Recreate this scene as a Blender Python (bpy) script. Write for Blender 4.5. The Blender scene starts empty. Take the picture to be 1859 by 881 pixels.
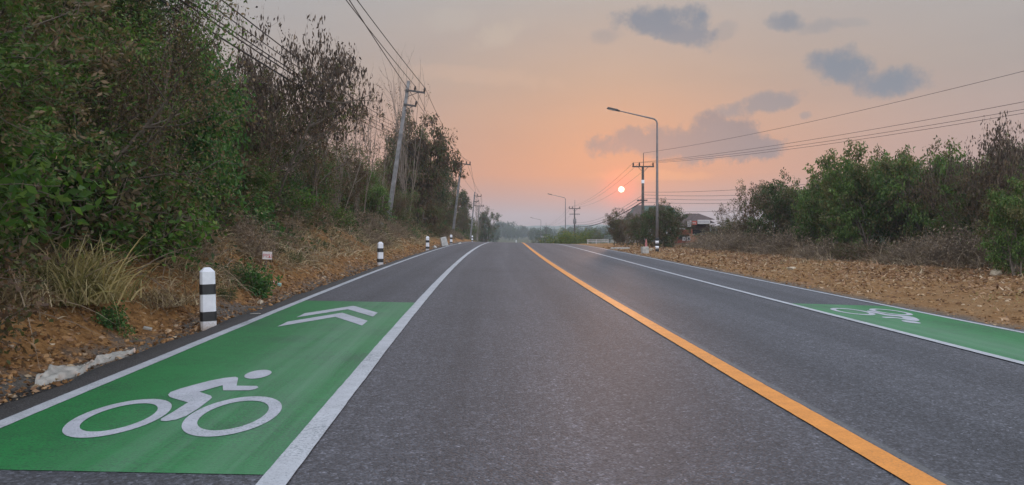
import bpy, math, random
import numpy as np
from mathutils import Vector, Matrix, Euler

R = math.radians
S = bpy.context.scene
COL = S.collection
F_PX, HZ, CX, EYE = 1397.0, 421.0, 929.5, 1.4

# ------------------------------------------------------------------ render / camera
S.render.engine = 'CYCLES'
S.view_settings.view_transform = 'Standard'
S.view_settings.look = 'None'
S.view_settings.exposure = 0.0
S.view_settings.gamma = 1.0
S.cycles.use_denoising = True
S.cycles.max_bounces = 5
S.cycles.diffuse_bounces = 3
S.cycles.glossy_bounces = 2
S.cycles.transmission_bounces = 2
S.cycles.transparent_max_bounces = 6
S.cycles.volume_bounces = 1
S.cycles.sample_clamp_indirect = 4.0
cam = bpy.data.cameras.new('camera')
cam.sensor_width = 36.0
cam.lens = 36.0 * F_PX / 1859.0
cam.shift_y = -(440.5 - HZ) / 1859.0
cam.clip_start = 0.05
cam.clip_end = 6000.0
camo = bpy.data.objects.new('camera', cam)
COL.objects.link(camo)
camo.location = (0, 0, EYE)
camo.rotation_euler = (R(90), 0, 0)
S.camera = camo

# ------------------------------------------------------------------ the road's course and the lie of the land
LANE, BIKE_L, BIKE_R = 3.583, 2.099, 2.053
EL, ER = -(LANE + BIKE_L), LANE + BIKE_R

def arr(v): return np.asarray(v, dtype=float)

def A(Y):                                   # x of the centre line
    Y = arr(Y); y = np.clip(Y, 0, 95)
    v = 2.505 - 0.049237 * y + 1.50407 * (y / 50) ** 2 - 0.30298 * (y / 50) ** 3
    return v + np.minimum(Y, 0) * -0.0492

def ZC(Y):                                  # height of the centre line
    Y = arr(Y); y = np.clip(Y, 0, 95)
    v = 0.0064144 * y + 0.12172 * (y / 50) ** 2 - 0.13913 * (y / 50) ** 3
    t = np.clip(Y - 95, 0, None)
    t1 = np.minimum(t, 60)
    v = v - 0.0145 * t1 - 0.5 * (0.0165 / 60) * t1 ** 2
    t2 = np.clip(t - 60, 0, 280)
    v = v - 0.031 * t2 + 0.5 * (0.031 / 280) * t2 ** 2
    return v + np.minimum(Y, 0) * 0.0064

def cross(d):
    d = np.clip(arr(d), EL - 0.6, ER + 1.0)
    return np.where(d <= 0, -0.01939 * (d + LANE / 2), -0.01939 * LANE / 2 - 0.0279 * d)

_rng = np.random.default_rng(5)
_K = []
for _o in range(5):
    for _i in range(5):
        a_ = _rng.uniform(0, 2 * math.pi)
        _K.append((math.cos(a_) * 2 ** _o, math.sin(a_) * 2 ** _o, _rng.uniform(0, 6.28), 0.55 ** _o))
def noise(x, y, s=1.0):                     # smooth noise about -1..1
    x = arr(x) * s; y = arr(y) * s
    r = 0
    for kx, ky, p, w in _K: r = r + w * np.sin(kx * x + ky * y + p)
    return r / 3.6

def sstep(x, a, b):
    t = np.clip((arr(x) - a) / (b - a), 0, 1)
    return t * t * (3 - 2 * t)

def G(d, Y):                                # ground height in road coordinates
    d = arr(d); Y = arr(Y)
    z = ZC(Y) + cross(d)
    u = EL - d
    v = d - ER
    sc = np.interp(Y, [-40, 0, 60, 100, 150, 250, 500], [1, 1, 1, .75, .4, .15, .05])
    edge = 0.18 * noise(Y, 0 * Y, 1.1) * sstep(u, .4, .9)
    bank = np.interp(u + edge, [0, .42, .7, 1.0, 1.5, 2.2, 4, 8, 16, 40, 300],
                     [-.06, -.09, -.03, .10, .42, .85, 1.9, 3.7, 5.6, 7, 9])
    bank = np.where(u > .42, bank * np.where(bank > 0, sc, 1), bank)
    bank = bank + sstep(u, .8, 3) * (0.22 * noise(d, Y, .9) + .06 * noise(d, Y, 4.3)) + sstep(u, .5, 1.2) * .03 * noise(d, Y, 9)
    right = np.interp(v, [0, .25, .6, 2, 6, 8, 9.5, 14, 40, 300], [-.06, -.08, -.03, .01, .06, .12, .3, .35, .1, -.5])
    right = right + sstep(v, .4, 1.6) * (.05 * noise(d, Y, 1.3) + .022 * noise(d, Y, 6))
    right = right + .30 * np.exp(-(((d - 13.9) / 1.0) ** 2 + ((Y - 41) / 2.2) ** 2))
    z = z + np.where(u > 0, bank, np.where(v > 0, right, -.06))
    far = np.hypot(d, Y - 100)
    return z + sstep(far, 150, 600) * 1.2 * noise(d, Y, .012)

def W(d, Y, dz=0.0):                        # world point at road offset d, distance Y, dz above the ground
    return Vector((float(A(Y) + d), float(Y), float(G(d, Y)) + dz))
def RP(d, Y, dz=0.0):                       # on the road surface
    return (float(A(Y) + d), float(Y), float(ZC(Y) + cross(d)) + dz)
def px_at(px, py, Y):                       # survey helper: the place that stands at this sight line, Y metres ahead
    return Vector(((px - CX) / F_PX * Y, Y, EYE + (HZ - py) / F_PX * Y))
def d_of(x, Y): return x - float(A(Y))

# ------------------------------------------------------------------ object helpers
def tag(o, label=None, cat=None, group=None, kind=None):
    if label: o['label'] = label
    if cat: o['category'] = cat
    if group: o['group'] = group
    if kind: o['kind'] = kind
    return o

def empty(name, loc=(0, 0, 0), rot=(0, 0, 0), label=None, cat=None, group=None):
    o = bpy.data.objects.new(name, None)
    COL.objects.link(o)
    o.location = loc; o.rotation_euler = rot
    o.empty_display_size = .2
    return tag(o, label, cat, group)

def npmesh(name, V, Fq, mat, parent=None, smooth=False, uv=None, attr=None, F3=None):
    V = np.asarray(V, dtype=np.float32).reshape(-1, 3)
    me = bpy.data.meshes.new(name)
    Fq = np.asarray(Fq if Fq is not None else np.zeros((0, 4)), dtype=np.int32).reshape(-1, 4)
    F3 = np.asarray(F3 if F3 is not None else np.zeros((0, 3)), dtype=np.int32).reshape(-1, 3)
    nl = Fq.size + F3.size
    me.vertices.add(len(V)); me.vertices.foreach_set('co', V.ravel())
    me.loops.add(nl); me.loops.foreach_set('vertex_index', np.concatenate([Fq.ravel(), F3.ravel()]).astype(np.int32))
    me.polygons.add(len(Fq) + len(F3))
    st = np.concatenate([np.arange(len(Fq)) * 4, len(Fq) * 4 + np.arange(len(F3)) * 3]).astype(np.int32)
    me.polygons.foreach_set('loop_start', st)
    if smooth: me.polygons.foreach_set('use_smooth', np.ones(len(Fq) + len(F3), dtype=bool))
    me.update(calc_edges=True)
    if uv is not None:
        l = me.uv_layers.new(name='road')
        idx = np.concatenate([Fq.ravel(), F3.ravel()])
        l.data.foreach_set('uv', np.asarray(uv, dtype=np.float32)[idx].ravel())
    if attr is not None:
        for k, val in attr.items():
            a = me.attributes.new(k, 'FLOAT', 'POINT')
            a.data.foreach_set('value', np.asarray(val, dtype=np.float32))
    me.materials.append(mat)
    o = bpy.data.objects.new(name, me)
    COL.objects.link(o)
    if parent is not None: o.parent = parent
    return o

class MB:
    def __init__(self): self.v = []; self.f = []
    def add(self, vs, fs):
        n = len(self.v); self.v += [tuple(p) for p in vs]; self.f += [tuple(i + n for i in f) for f in fs]; return self
    def box(self, c, s, rot=None, taper=1.0):
        x, y, z = s[0] / 2, s[1] / 2, s[2] / 2
        P = [(-x, -y, -z), (x, -y, -z), (x, y, -z), (-x, y, -z), (-x * taper, -y * taper, z), (x * taper, -y * taper, z), (x * taper, y * taper, z), (-x * taper, y * taper, z)]
        m = rot.to_matrix() if rot is not None else Matrix.Identity(3)
        c = Vector(c)
        return self.add([c + m @ Vector(p) for p in P], [(3, 2, 1, 0), (4, 5, 6, 7), (0, 1, 5, 4), (1, 2, 6, 5), (2, 3, 7, 6), (3, 0, 4, 7)])
    def tube(self, pts, rad, n=8, caps=True):
        V, Fq = tube_np(pts, rad, n)
        k = len(pts)
        fs = [tuple(f) for f in Fq]
        if caps: fs += [tuple(range(n))[::-1], tuple(range((k - 1) * n, k * n))]
        return self.add(V, fs)
    def lathe(self, prof, n=16, c=(0, 0, 0), sx=1.0, sy=1.0):
        vs = []; fs = []
        for r, z in prof:
            for i in range(n):
                a = 2 * math.pi * i / n
                vs.append((c[0] + r * math.cos(a) * sx, c[1] + r * math.sin(a) * sy, c[2] + z))
        k = len(prof)
        for j in range(k - 1):
            for i in range(n):
                fs.append((j * n + i, j * n + (i + 1) % n, (j + 1) * n + (i + 1) % n, (j + 1) * n + i))
        fs += [tuple(range(n))[::-1], tuple(range((k - 1) * n, k * n))]
        return self.add(vs, fs)
    def build(self, name, mat, parent=None, smooth=False, bevel=0.0):
        me = bpy.data.meshes.new(name)
        me.from_pydata(self.v, [], self.f)
        me.materials.append(mat)
        if smooth:
            me.polygons.foreach_set('use_smooth', np.ones(len(me.polygons), dtype=bool))
        me.update()
        o = bpy.data.objects.new(name, me)
        COL.objects.link(o)
        if parent is not None: o.parent = parent
        if bevel > 0:
            b = o.modifiers.new('bevel', 'BEVEL'); b.width = bevel; b.segments = 2; b.limit_method = 'ANGLE'
        return o

def tube_np(pts, rad, n=6):
    P = np.asarray([tuple(p) for p in pts], dtype=float); k = len(P)
    rad = np.broadcast_to(np.asarray(rad, dtype=float), (k,))
    T = np.gradient(P, axis=0)
    T /= np.linalg.norm(T, axis=1, keepdims=True) + 1e-12
    ref = np.array([0, 0, 1.0]) if abs(T[0][2]) < .9 else np.array([1.0, 0, 0])
    U = np.cross(T, ref); U /= np.linalg.norm(U, axis=1, keepdims=True) + 1e-12
    Vv = np.cross(T, U)
    a = np.arange(n) * 2 * math.pi / n
    ring = P[:, None, :] + rad[:, None, None] * (np.cos(a)[None, :, None] * U[:, None, :] + np.sin(a)[None, :, None] * Vv[:, None, :])
    V = ring.reshape(-1, 3)
    i = np.arange(n); j = np.arange(k - 1)
    Fq = np.stack([(j[:, None] * n + i), (j[:, None] * n + (i + 1) % n), ((j[:, None] + 1) * n + (i + 1) % n), ((j[:, None] + 1) * n + i)], -1).reshape(-1, 4)
    return V, Fq

def children(o): return [c for c in bpy.data.objects if c.parent == o]
_kids = {}
def copy_tree(o, parent=None):
    c = o.copy(); COL.objects.link(c)
    if parent is not None: c.parent = parent
    key = o.name
    if key not in _kids: _kids[key] = children(o)
    for ch in _kids[key]: copy_tree(ch, c)
    return c

# ------------------------------------------------------------------ materials
def new_mat(name):
    m = bpy.data.materials.new(name); m.use_nodes = True
    nt = m.node_tree
    b = nt.nodes['Principled BSDF']
    return m, nt, b

def N(nt, typ, **kw):
    n = nt.nodes.new(typ)
    for k, v in kw.items():
        if k.startswith('i_'):
            n.inputs[k[2:].replace('_', ' ')].default_value = v
        else: setattr(n, k, v)
    return n
def LK(nt, a, b): nt.links.new(a, b)
def ramp(nt, fac, stops, interp='LINEAR'):
    r = nt.nodes.new('ShaderNodeValToRGB'); r.color_ramp.interpolation = interp
    e = r.color_ramp.elements
    while len(e) < len(stops): e.new(0.5)
    for el, (p, c) in zip(e, stops):
        el.position = p; el.color = (c[0], c[1], c[2], 1) if hasattr(c, '__len__') else (c, c, c, 1)
    if fac is not None: LK(nt, fac, r.inputs[0])
    return r
def mathn(nt, op, a=None, b=None, clamp=False):
    n = nt.nodes.new('ShaderNodeMath'); n.operation = op; n.use_clamp = clamp
    for i, v in enumerate((a, b)):
        if v is None: continue
        if isinstance(v, (int, float)): n.inputs[i].default_value = v
        else: LK(nt, v, n.inputs[i])
    return n.outputs[0]
def mixc(nt, fac, a, b, blend='MIX'):
    n = nt.nodes.new('ShaderNodeMix'); n.data_type = 'RGBA'; n.blend_type = blend
    for i, v in ((0, fac), (6, a), (7, b)):
        if isinstance(v, (int, float)): n.inputs[i].default_value = v
        elif isinstance(v, tuple): n.inputs[i].default_value = (v[0], v[1], v[2], 1)
        else: LK(nt, v, n.inputs[i])
    return n.outputs[2]
def noise_tex(nt, vec, scale, detail=4, rough=.55, dist=0.0):
    n = nt.nodes.new('ShaderNodeTexNoise'); n.inputs['Scale'].default_value = scale
    n.inputs['Detail'].default_value = detail; n.inputs['Roughness'].default_value = rough; n.inputs['Distortion'].default_value = dist
    if vec is not None: LK(nt, vec, n.inputs['Vector'])
    return n
def bump(nt, height, strength, dist, bsdf):
    b = nt.nodes.new('ShaderNodeBump'); b.inputs['Strength'].default_value = strength; b.inputs['Distance'].default_value = dist
    LK(nt, height, b.inputs['Height']); LK(nt, b.outputs[0], bsdf.inputs['Normal'])
def position(nt): return nt.nodes.new('ShaderNodeNewGeometry').outputs['Position']
def objco(nt): return nt.nodes.new('ShaderNodeTexCoord').outputs['Object']

def plain(name, col, rough=.6, var=.15, scale=8.0, metal=0.0, bumpy=0.0):
    m, nt, b = new_mat(name)
    n = noise_tex(nt, objco(nt), scale, 5)
    dark = tuple(c * (1 - var) for c in col); lite = tuple(min(1, c * (1 + var)) for c in col)
    r = ramp(nt, n.outputs[0], [(.3, dark), (.7, lite)])
    LK(nt, r.outputs[0], b.inputs['Base Color'])
    b.inputs['Roughness'].default_value = rough; b.inputs['Metallic'].default_value = metal
    if bumpy: bump(nt, n.outputs[0], bumpy, .02, b)
    return m

def foliage(name, stops, trans=.3, rough=.55, patch=.0, patch_col=None, pscale=.6):
    """leaf colour differs from leaf to leaf (random per island), with a share of leaves of a second colour in patches"""
    m, nt, b = new_mat(name)
    g = nt.nodes.new('ShaderNodeNewGeometry')
    r = ramp(nt, g.outputs['Random Per Island'], stops)
    colr = r.outputs[0]
    if patch_col is not None:
        n = noise_tex(nt, g.outputs['Position'], pscale, 3)
        s = mathn(nt, 'ADD', n.outputs[0], mathn(nt, 'MULTIPLY', g.outputs['Random Per Island'], .25))
        k = ramp(nt, s, [(.62 - patch, 0), (.72 - patch, 1)])
        r2 = ramp(nt, g.outputs['Random Per Island'], patch_col)
        colr = mixc(nt, k.outputs[0], colr, r2.outputs[0])
    LK(nt, colr, b.inputs['Base Color'])
    b.inputs['Roughness'].default_value = rough
    b.inputs['Specular IOR Level'].default_value = .3
    t = nt.nodes.new('ShaderNodeBsdfTranslucent')
    LK(nt, mixc(nt, 1.0, colr, (1.0, 1.1, .7), 'MULTIPLY'), t.inputs[0])
    mx = nt.nodes.new('ShaderNodeMixShader'); mx.inputs[0].default_value = trans
    LK(nt, b.outputs[0], mx.inputs[1]); LK(nt, t.outputs[0], mx.inputs[2])
    LK(nt, mx.outputs[0], nt.nodes['Material Output'].inputs['Surface'])
    return m

# asphalt: stone speckle, lengthwise traffic streaks, patches
def make_asphalt(name, base):
    m, nt, b = new_mat(name)
    pos = position(nt)
    uv = nt.nodes.new('ShaderNodeUVMap'); uv.uv_map = 'road'
    mp = nt.nodes.new('ShaderNodeMapping'); mp.inputs['Scale'].default_value = (1.6, .035, 1); LK(nt, uv.outputs[0], mp.inputs[0])
    streak = noise_tex(nt, mp.outputs[0], 1.6, 5, .6)
    big = noise_tex(nt, pos, .35, 4)
    vor = nt.nodes.new('ShaderNodeTexVoronoi'); vor.inputs['Scale'].default_value = 62; LK(nt, pos, vor.inputs['Vector'])
    fine = noise_tex(nt, pos, 48, 3, .65)
    mid = noise_tex(nt, pos, 9, 3)
    c = ramp(nt, streak.outputs[0], [(.28, tuple(x * .62 for x in base)), (.72, tuple(x * 1.42 for x in base))]).outputs[0]
    c = mixc(nt, .5, c, ramp(nt, big.outputs[0], [(.3, tuple(x * .8 for x in base)), (.7, tuple(x * 1.2 for x in base))]).outputs[0])
    st = ramp(nt, vor.outputs['Color'], [(.0, .35), (.5, .85), (.8, 1.25), (.95, 2.5)])
    v2 = nt.nodes.new('ShaderNodeTexVoronoi'); v2.inputs['Scale'].default_value = 27; v2.inputs['Randomness'].default_value = 1; LK(nt, pos, v2.inputs['Vector'])
    c = mixc(nt, .42, c, ramp(nt, v2.outputs['Color'], [(.0, .5), (.6, 1.0), (.9, 1.9)]).outputs[0], 'MULTIPLY')
    c = mixc(nt, .9, c, st.outputs[0], 'MULTIPLY')
    c = mixc(nt, .7, c, ramp(nt, fine.outputs[0], [(.3, .42), (.7, 1.6)]).outputs[0], 'MULTIPLY')
    c = mixc(nt, .5, c, ramp(nt, mid.outputs[0], [(.3, .8), (.7, 1.2)]).outputs[0], 'MULTIPLY')
    su = nt.nodes.new('ShaderNodeSeparateXYZ'); LK(nt, uv.outputs[0], su.inputs[0])
    dd = mathn(nt, 'ADD', su.outputs[0], mathn(nt, 'MULTIPLY', mathn(nt, 'SUBTRACT', big.outputs[0], .5), .5))
    wave = mathn(nt, 'COSINE', mathn(nt, 'MULTIPLY', mathn(nt, 'ADD', mathn(nt, 'ABSOLUTE', dd), -.9), 2 * math.pi / 1.75))
    wv = mathn(nt, 'MULTIPLY', wave, mathn(nt, 'SUBTRACT', mid.outputs[0], .1))
    c = mixc(nt, 1.0, c, ramp(nt, mathn(nt, 'ADD', mathn(nt, 'MULTIPLY', wv, .6), .5), [(.1, (1.2, 1.19, 1.18)), (.9, (.8, .81, .82))]).outputs[0], 'MULTIPLY')
    stain = noise_tex(nt, pos, .8, 6, .7, .6)
    c = mixc(nt, ramp(nt, stain.outputs[0], [(.62, 0), (.72, .38)]).outputs[0], c, tuple(x * .45 for x in base))
    fd = mathn(nt, 'ADD', su.outputs[0], mathn(nt, 'MULTIPLY', mathn(nt, 'SUBTRACT', fine.outputs[0], .5), .1))
    seam = ramp(nt, mathn(nt, 'ABSOLUTE', mathn(nt, 'SUBTRACT', fd, .155)), [(.015, .55), (.05, 0)])
    c = mixc(nt, seam.outputs[0], c, (.13, .135, .14))
    tar = ramp(nt, mathn(nt, 'SUBTRACT', EL - .03, fd), [(.03, 0), (.07, 1)])
    c = mixc(nt, mathn(nt, 'MULTIPLY', tar.outputs[0], .8), c, mixc(nt, fine.outputs[0], (.006, .006, .007), (.05, .047, .045)))
    LK(nt, c, b.inputs['Base Color'])
    b.inputs['Roughness'].default_value = .7
    b.inputs['Specular IOR Level'].default_value = .4
    h = mathn(nt, 'ADD', mathn(nt, 'MULTIPLY', vor.outputs['Distance'], -1.0), fine.outputs[0])
    bump(nt, h, .55, .012, b)
    return m
M_ASPH = make_asphalt('asphalt', (.054, .0565, .068))

def make_paint(name, col, worn, cover=.35, streaks=None):
    """road paint: thin, worn through to the stones in places, tracked by tyres"""
    m, nt, b = new_mat(name)
    pos = position(nt)
    fine = noise_tex(nt, pos, 55, 3, .7)
    mid = noise_tex(nt, pos, 6, 4)
    big = noise_tex(nt, pos, .9, 4)
    c = mixc(nt, 1.0, col, ramp(nt, mid.outputs[0], [(.3, .86), (.7, 1.1)]).outputs[0], 'MULTIPLY')
    c = mixc(nt, .8, c, ramp(nt, fine.outputs[0], [(.3, .8), (.65, 1.12)]).outputs[0], 'MULTIPLY')
    w = mathn(nt, 'ADD', mathn(nt, 'MULTIPLY', fine.outputs[0], .7), mathn(nt, 'MULTIPLY', big.outputs[0], .5))
    k = ramp(nt, w, [(cover, 1), (cover + .1, 0)])
    c = mixc(nt, mathn(nt, 'MULTIPLY', k.outputs[0], .75), c, worn)
    if streaks:
        uv = nt.nodes.new('ShaderNodeUVMap'); uv.uv_map = 'road'
        mp = nt.nodes.new('ShaderNodeMapping'); mp.inputs['Scale'].default_value = (4.2, .05, 1); LK(nt, uv.outputs[0], mp.inputs[0])
        s = noise_tex(nt, mp.outputs[0], 1.5, 5, .65)
        # dust tracked along the lane: thicker towards the traffic side (u coordinate holds the share across the lane)
        sx = nt.nodes.new('ShaderNodeSeparateXYZ'); LK(nt, uv.outputs[0], sx.inputs[0])
        f = mathn(nt, 'MULTIPLY', ramp(nt, s.outputs[0], [(.35, 0), (.7, 1)]).outputs[0], ramp(nt, sx.outputs[0], [(.25, .0), (.65, .75), (.9, .6)]).outputs[0])
        c = mixc(nt, mathn(nt, 'MULTIPLY', f, streaks[1]), c, streaks[0])
    LK(nt, c, b.inputs['Base Color'])
    b.inputs['Roughness'].default_value = .6
    b.inputs['Specular IOR Level'].default_value = .35
    bump(nt, fine.outputs[0], .4, .008, b)
    return m
M_WHITE = make_paint('white_road_paint', (.355, .375, .41), (.13, .155, .165), .45)
M_SYMB = make_paint('symbol_paint', (.35, .365, .415), (.12, .19, .16), .43)
M_ORANGE = make_paint('orange_road_paint', (.58, .225, .038), (.2, .115, .06), .42)
M_GREEN = make_paint('green_lane_paint', (.0085, .138, .034), (.012, .04, .025), .49, ((.12, .22, .155), .9))

def make_ground():
    m, nt, b = new_mat('ground')
    pos = position(nt)
    au = nt.nodes.new('ShaderNodeAttribute'); au.attribute_name = 'left_off'
    av = nt.nodes.new('ShaderNodeAttribute'); av.attribute_name = 'right_off'
    n1 = noise_tex(nt, pos, 1.3, 5); n2 = noise_tex(nt, pos, 7, 5, .65); n3 = noise_tex(nt, pos, 28, 4, .7)
    vor = nt.nodes.new('ShaderNodeTexVoronoi'); vor.inputs['Scale'].default_value = 14; LK(nt, pos, vor.inputs['Vector'])
    wob = mathn(nt, 'MULTIPLY', mathn(nt, 'SUBTRACT', n1.outputs[0], .5), .9)
    wob2 = mathn(nt, 'ADD', wob, mathn(nt, 'MULTIPLY', mathn(nt, 'SUBTRACT', n2.outputs[0], .5), .5))
    soil = ramp(nt, n2.outputs[0], [(.25, (.10, .052, .022)), (.45, (.25, .125, .045)), (.6, (.37, .20, .078)), (.8, (.42, .27, .14))]).outputs[0]
    grav = ramp(nt, n3.outputs[0], [(.3, (.06, .055, .05)), (.55, (.15, .135, .12)), (.75, (.26, .235, .21))]).outputs[0]
    dark = ramp(nt, n3.outputs[0], [(.3, (.018, .017, .017)), (.7, (.06, .056, .054))]).outputs[0]
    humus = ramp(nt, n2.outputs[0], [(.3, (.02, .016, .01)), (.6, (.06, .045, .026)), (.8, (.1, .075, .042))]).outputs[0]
    tan = ramp(nt, n3.outputs[0], [(.2, (.11, .056, .022)), (.45, (.25, .13, .048)), (.65, (.33, .19, .08)), (.82, (.40, .29, .17))]).outputs[0]
    tan = mixc(nt, .45, tan, ramp(nt, n1.outputs[0], [(.3, (.22, .11, .045)), (.7, (.33, .22, .12))]).outputs[0])
    tan = mixc(nt, .5, tan, ramp(nt, vor.outputs['Color'], [(.1, .75), (.7, 1.05), (.95, 1.4)]).outputs[0], 'MULTIPLY')
    u = mathn(nt, 'ADD', au.outputs['Fac'], wob2)
    v = mathn(nt, 'ADD', av.outputs['Fac'], wob2)
    c = mixc(nt, ramp(nt, mathn(nt, 'DIVIDE', mathn(nt, 'ADD', u, 0), 10), [(.046, 0), (.06, 1)]).outputs[0], dark, grav)
    c = mixc(nt, ramp(nt, mathn(nt, 'DIVIDE', u, 10), [(.07, 0), (.095, 1)]).outputs[0], c, soil)
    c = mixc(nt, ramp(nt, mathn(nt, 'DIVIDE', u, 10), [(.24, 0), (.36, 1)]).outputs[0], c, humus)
    r = mixc(nt, ramp(nt, mathn(nt, 'DIVIDE', v, 20), [(.02, 0), (.05, 1)]).outputs[0], grav, tan)
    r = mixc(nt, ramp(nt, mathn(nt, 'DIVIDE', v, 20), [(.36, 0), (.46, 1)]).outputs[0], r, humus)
    side = ramp(nt, av.outputs['Fac'], [(0, 0), (.001, 1)]).outputs[0]
    sp = nt.nodes.new('ShaderNodeSeparateXYZ'); LK(nt, pos, sp.inputs[0])
    past = ramp(nt, mathn(nt, 'DIVIDE', mathn(nt, 'ADD', sp.outputs[1], mathn(nt, 'MULTIPLY', wob, 20)), 300), [(.3, 0), (.42, 1)])
    cc = mixc(nt, past.outputs[0], mixc(nt, side, c, r), mixc(nt, n2.outputs[0], (.03, .04, .016), (.09, .09, .04)))
    LK(nt, cc, b.inputs['Base Color'])
    b.inputs['Roughness'].default_value = .9
    b.inputs['Specular IOR Level'].default_value = .15
    h = mathn(nt, 'ADD', mathn(nt, 'MULTIPLY', n2.outputs[0], 1.4), mathn(nt, 'ADD', n3.outputs[0], mathn(nt, 'MULTIPLY', vor.outputs['Distance'], -.6)))
    bump(nt, h, .9, .06, b)
    return m
M_GROUND = make_ground()

M_CONC = plain('pole_concrete', (.17, .168, .172), .85, .4, 3.0, bumpy=.3)
M_CONCD = plain('silhouette_pole_concrete', (.085, .075, .072), .85, .4, 3.0, bumpy=.3)  # pole concrete darkened in colour so the right poles read as backlit silhouettes
M_BLOCK = plain('block_concrete', (.36, .35, .33), .9, .3, 6.0, bumpy=.4)
M_POSTW = plain('post_white_paint', (.72, .74, .80), .55, .1, 9.0)
def make_post_white():
    m, nt, b = new_mat('guide_post_paint')
    oc = objco(nt); n = noise_tex(nt, oc, 9, 5); n2 = noise_tex(nt, oc, 40, 4, .7)
    sp = nt.nodes.new('ShaderNodeSeparateXYZ'); LK(nt, oc, sp.inputs[0])
    c = ramp(nt, n.outputs[0], [(.3, (.62, .64, .70)), (.7, (.76, .78, .84))]).outputs[0]
    zz = mathn(nt, 'ADD', sp.outputs[2], mathn(nt, 'MULTIPLY', mathn(nt, 'SUBTRACT', n2.outputs[0], .5), .22))
    c = mixc(nt, ramp(nt, zz, [(.03, .75), (.17, 0)]).outputs[0], c, (.30, .20, .12))
    c = mixc(nt, ramp(nt, n2.outputs[0], [(.66, 0), (.72, .5)]).outputs[0], c, (.35, .32, .28))
    LK(nt, c, b.inputs['Base Color']); b.inputs['Roughness'].default_value = .6
    return m
M_GPOST = make_post_white()
M_POSTB = plain('post_black_paint', (.016, .016, .018), .5, .3, 9.0)
M_STEEL = plain('dark_steel', (.05, .045, .045), .5, .25, 10, metal=.3)
M_GALV = plain('galvanised_steel', (.17, .16, .165), .5, .18, 5, metal=.4)
M_INSUL = plain('insulator_porcelain', (.03, .018, .014), .3, .2, 10)
M_WIRE = plain('wire_black', (.018, .017, .018), .6, .2, 2)
M_BARK = plain('bark', (.10, .08, .062), .9, .4, 7, bumpy=.5)
M_TWIG = plain('dry_twig', (.17, .135, .11), .9, .35, 5)
M_ROCK = plain('rock', (.40, .34, .26), .9, .3, 6, bumpy=.5)
M_PALEROCK = plain('pale_rock', (.45, .45, .44), .9, .25, 5, bumpy=.5)
M_GREYROCK = plain('grey_rock', (.17, .18, .17), .9, .3, 5, bumpy=.5)
M_LITTER = plain('white_plastic', (.29, .28, .255), .6, .4, 9)
M_SIGNW = plain('white_board', (.72, .70, .70), .5, .08, 20)
M_RED = plain('red_lettering', (.55, .03, .06), .5, .15, 30)
M_WOODRED = plain('red_stained_wood', (.17, .042, .024), .7, .3, 5)
M_DARKWOOD = plain('dark_brown_wood', (.05, .022, .018), .75, .3, 5)
M_SHADE = plain('painted_interior_shade', (.012, .011, .013), .9, .2, 5)  # near-black colour stands in for the shade inside the shop
M_TILE = plain('grey_roof_tiles', (.075, .052, .05), .8, .25, 4, bumpy=.4)
M_GREENROOF = plain('green_roof_sheet', (.045, .07, .062), .6, .2, 3)
M_BROWNROOF = plain('brown_gable_sheet', (.08, .055, .05), .7, .2, 3)
M_WALLW = plain('white_wall', (.38, .35, .335), .8, .12, 3)
M_GLASS = plain('window_glass', (.05, .06, .07), .15, .2, 3)
M_BRICK = plain('brown_brick', (.24, .12, .075), .9, .3, 8)
M_BANNERR = plain('red_banner', (.30, .06, .045), .6, .2, 8)
M_BANNERW = plain('white_banner', (.40, .38, .385), .6, .12, 8)
M_GREYINK = plain('grey_lettering', (.24, .23, .26), .6, .2, 20)
M_CONE = plain('faded_red_plastic', (.34, .12, .115), .6, .2, 9)
M_TEAL = plain('teal_plastic', (.2, .36, .33), .5, .2, 9)
M_PINK = plain('pink_wrapper', (.5, .24, .2), .5, .2, 9)
M_LENS = plain('lamp_lens', (.4, .4, .4), .3, .1, 9)

M_LEAF_GREEN = foliage('green_leaves', [(0, (.035, .075, .016)), (.4, (.07, .14, .028)), (.8, (.11, .20, .045)), (1, (.22, .29, .09))], .4, patch_col=[(0, (.05, .035, .02)), (1, (.20, .145, .09))], patch=.035, pscale=1.3)
M_LEAF_DARK = foliage('dark_leaves', [(0, (.026, .052, .018)), (.5, (.052, .098, .03)), (.85, (.085, .145, .045)), (1, (.17, .21, .08))], .38, patch_col=[(0, (.045, .034, .022)), (1, (.19, .14, .09))], patch=.035, pscale=1.3)
M_LEAF_DUSK = foliage('dull_olive_leaves', [(0, (.05, .06, .022)), (.5, (.10, .11, .04)), (.85, (.155, .165, .065)), (1, (.27, .24, .12))], .38, patch_col=[(0, (.06, .035, .025)), (1, (.15, .095, .06))], patch=.08, pscale=1.1)
M_LEAF_FRESH = foliage('fresh_green_leaves', [(0, (.04, .08, .02)), (.4, (.085, .155, .036)), (.8, (.135, .22, .058)), (1, (.24, .32, .11))], .42, patch_col=[(0, (.06, .06, .02)), (1, (.18, .16, .07))], patch=.0, pscale=.8)
M_LEAF_BROAD = foliage('broad_green_leaves', [(0, (.025, .08, .022)), (.5, (.05, .135, .035)), (.85, (.09, .19, .05)), (1, (.15, .26, .08))], .4)
M_LEAF_LIME = foliage('lime_leaves', [(0, (.04, .10, .018)), (.6, (.08, .17, .03)), (1, (.15, .24, .05))], .4)
M_POD = foliage('brown_pods', [(0, (.026, .017, .012)), (.5, (.06, .04, .029)), (.9, (.10, .07, .048)), (1, (.18, .13, .09))], .15)
M_GRASS = foliage('dry_grass', [(0, (.10, .068, .042)), (.4, (.26, .19, .12)), (.8, (.43, .335, .22)), (1, (.62, .52, .36))], .35)
M_GRASSG = foliage('half_dry_grass', [(0, (.09, .10, .035)), (.3, (.22, .19, .08)), (.7, (.38, .30, .15)), (1, (.55, .48, .28))], .4)
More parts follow.
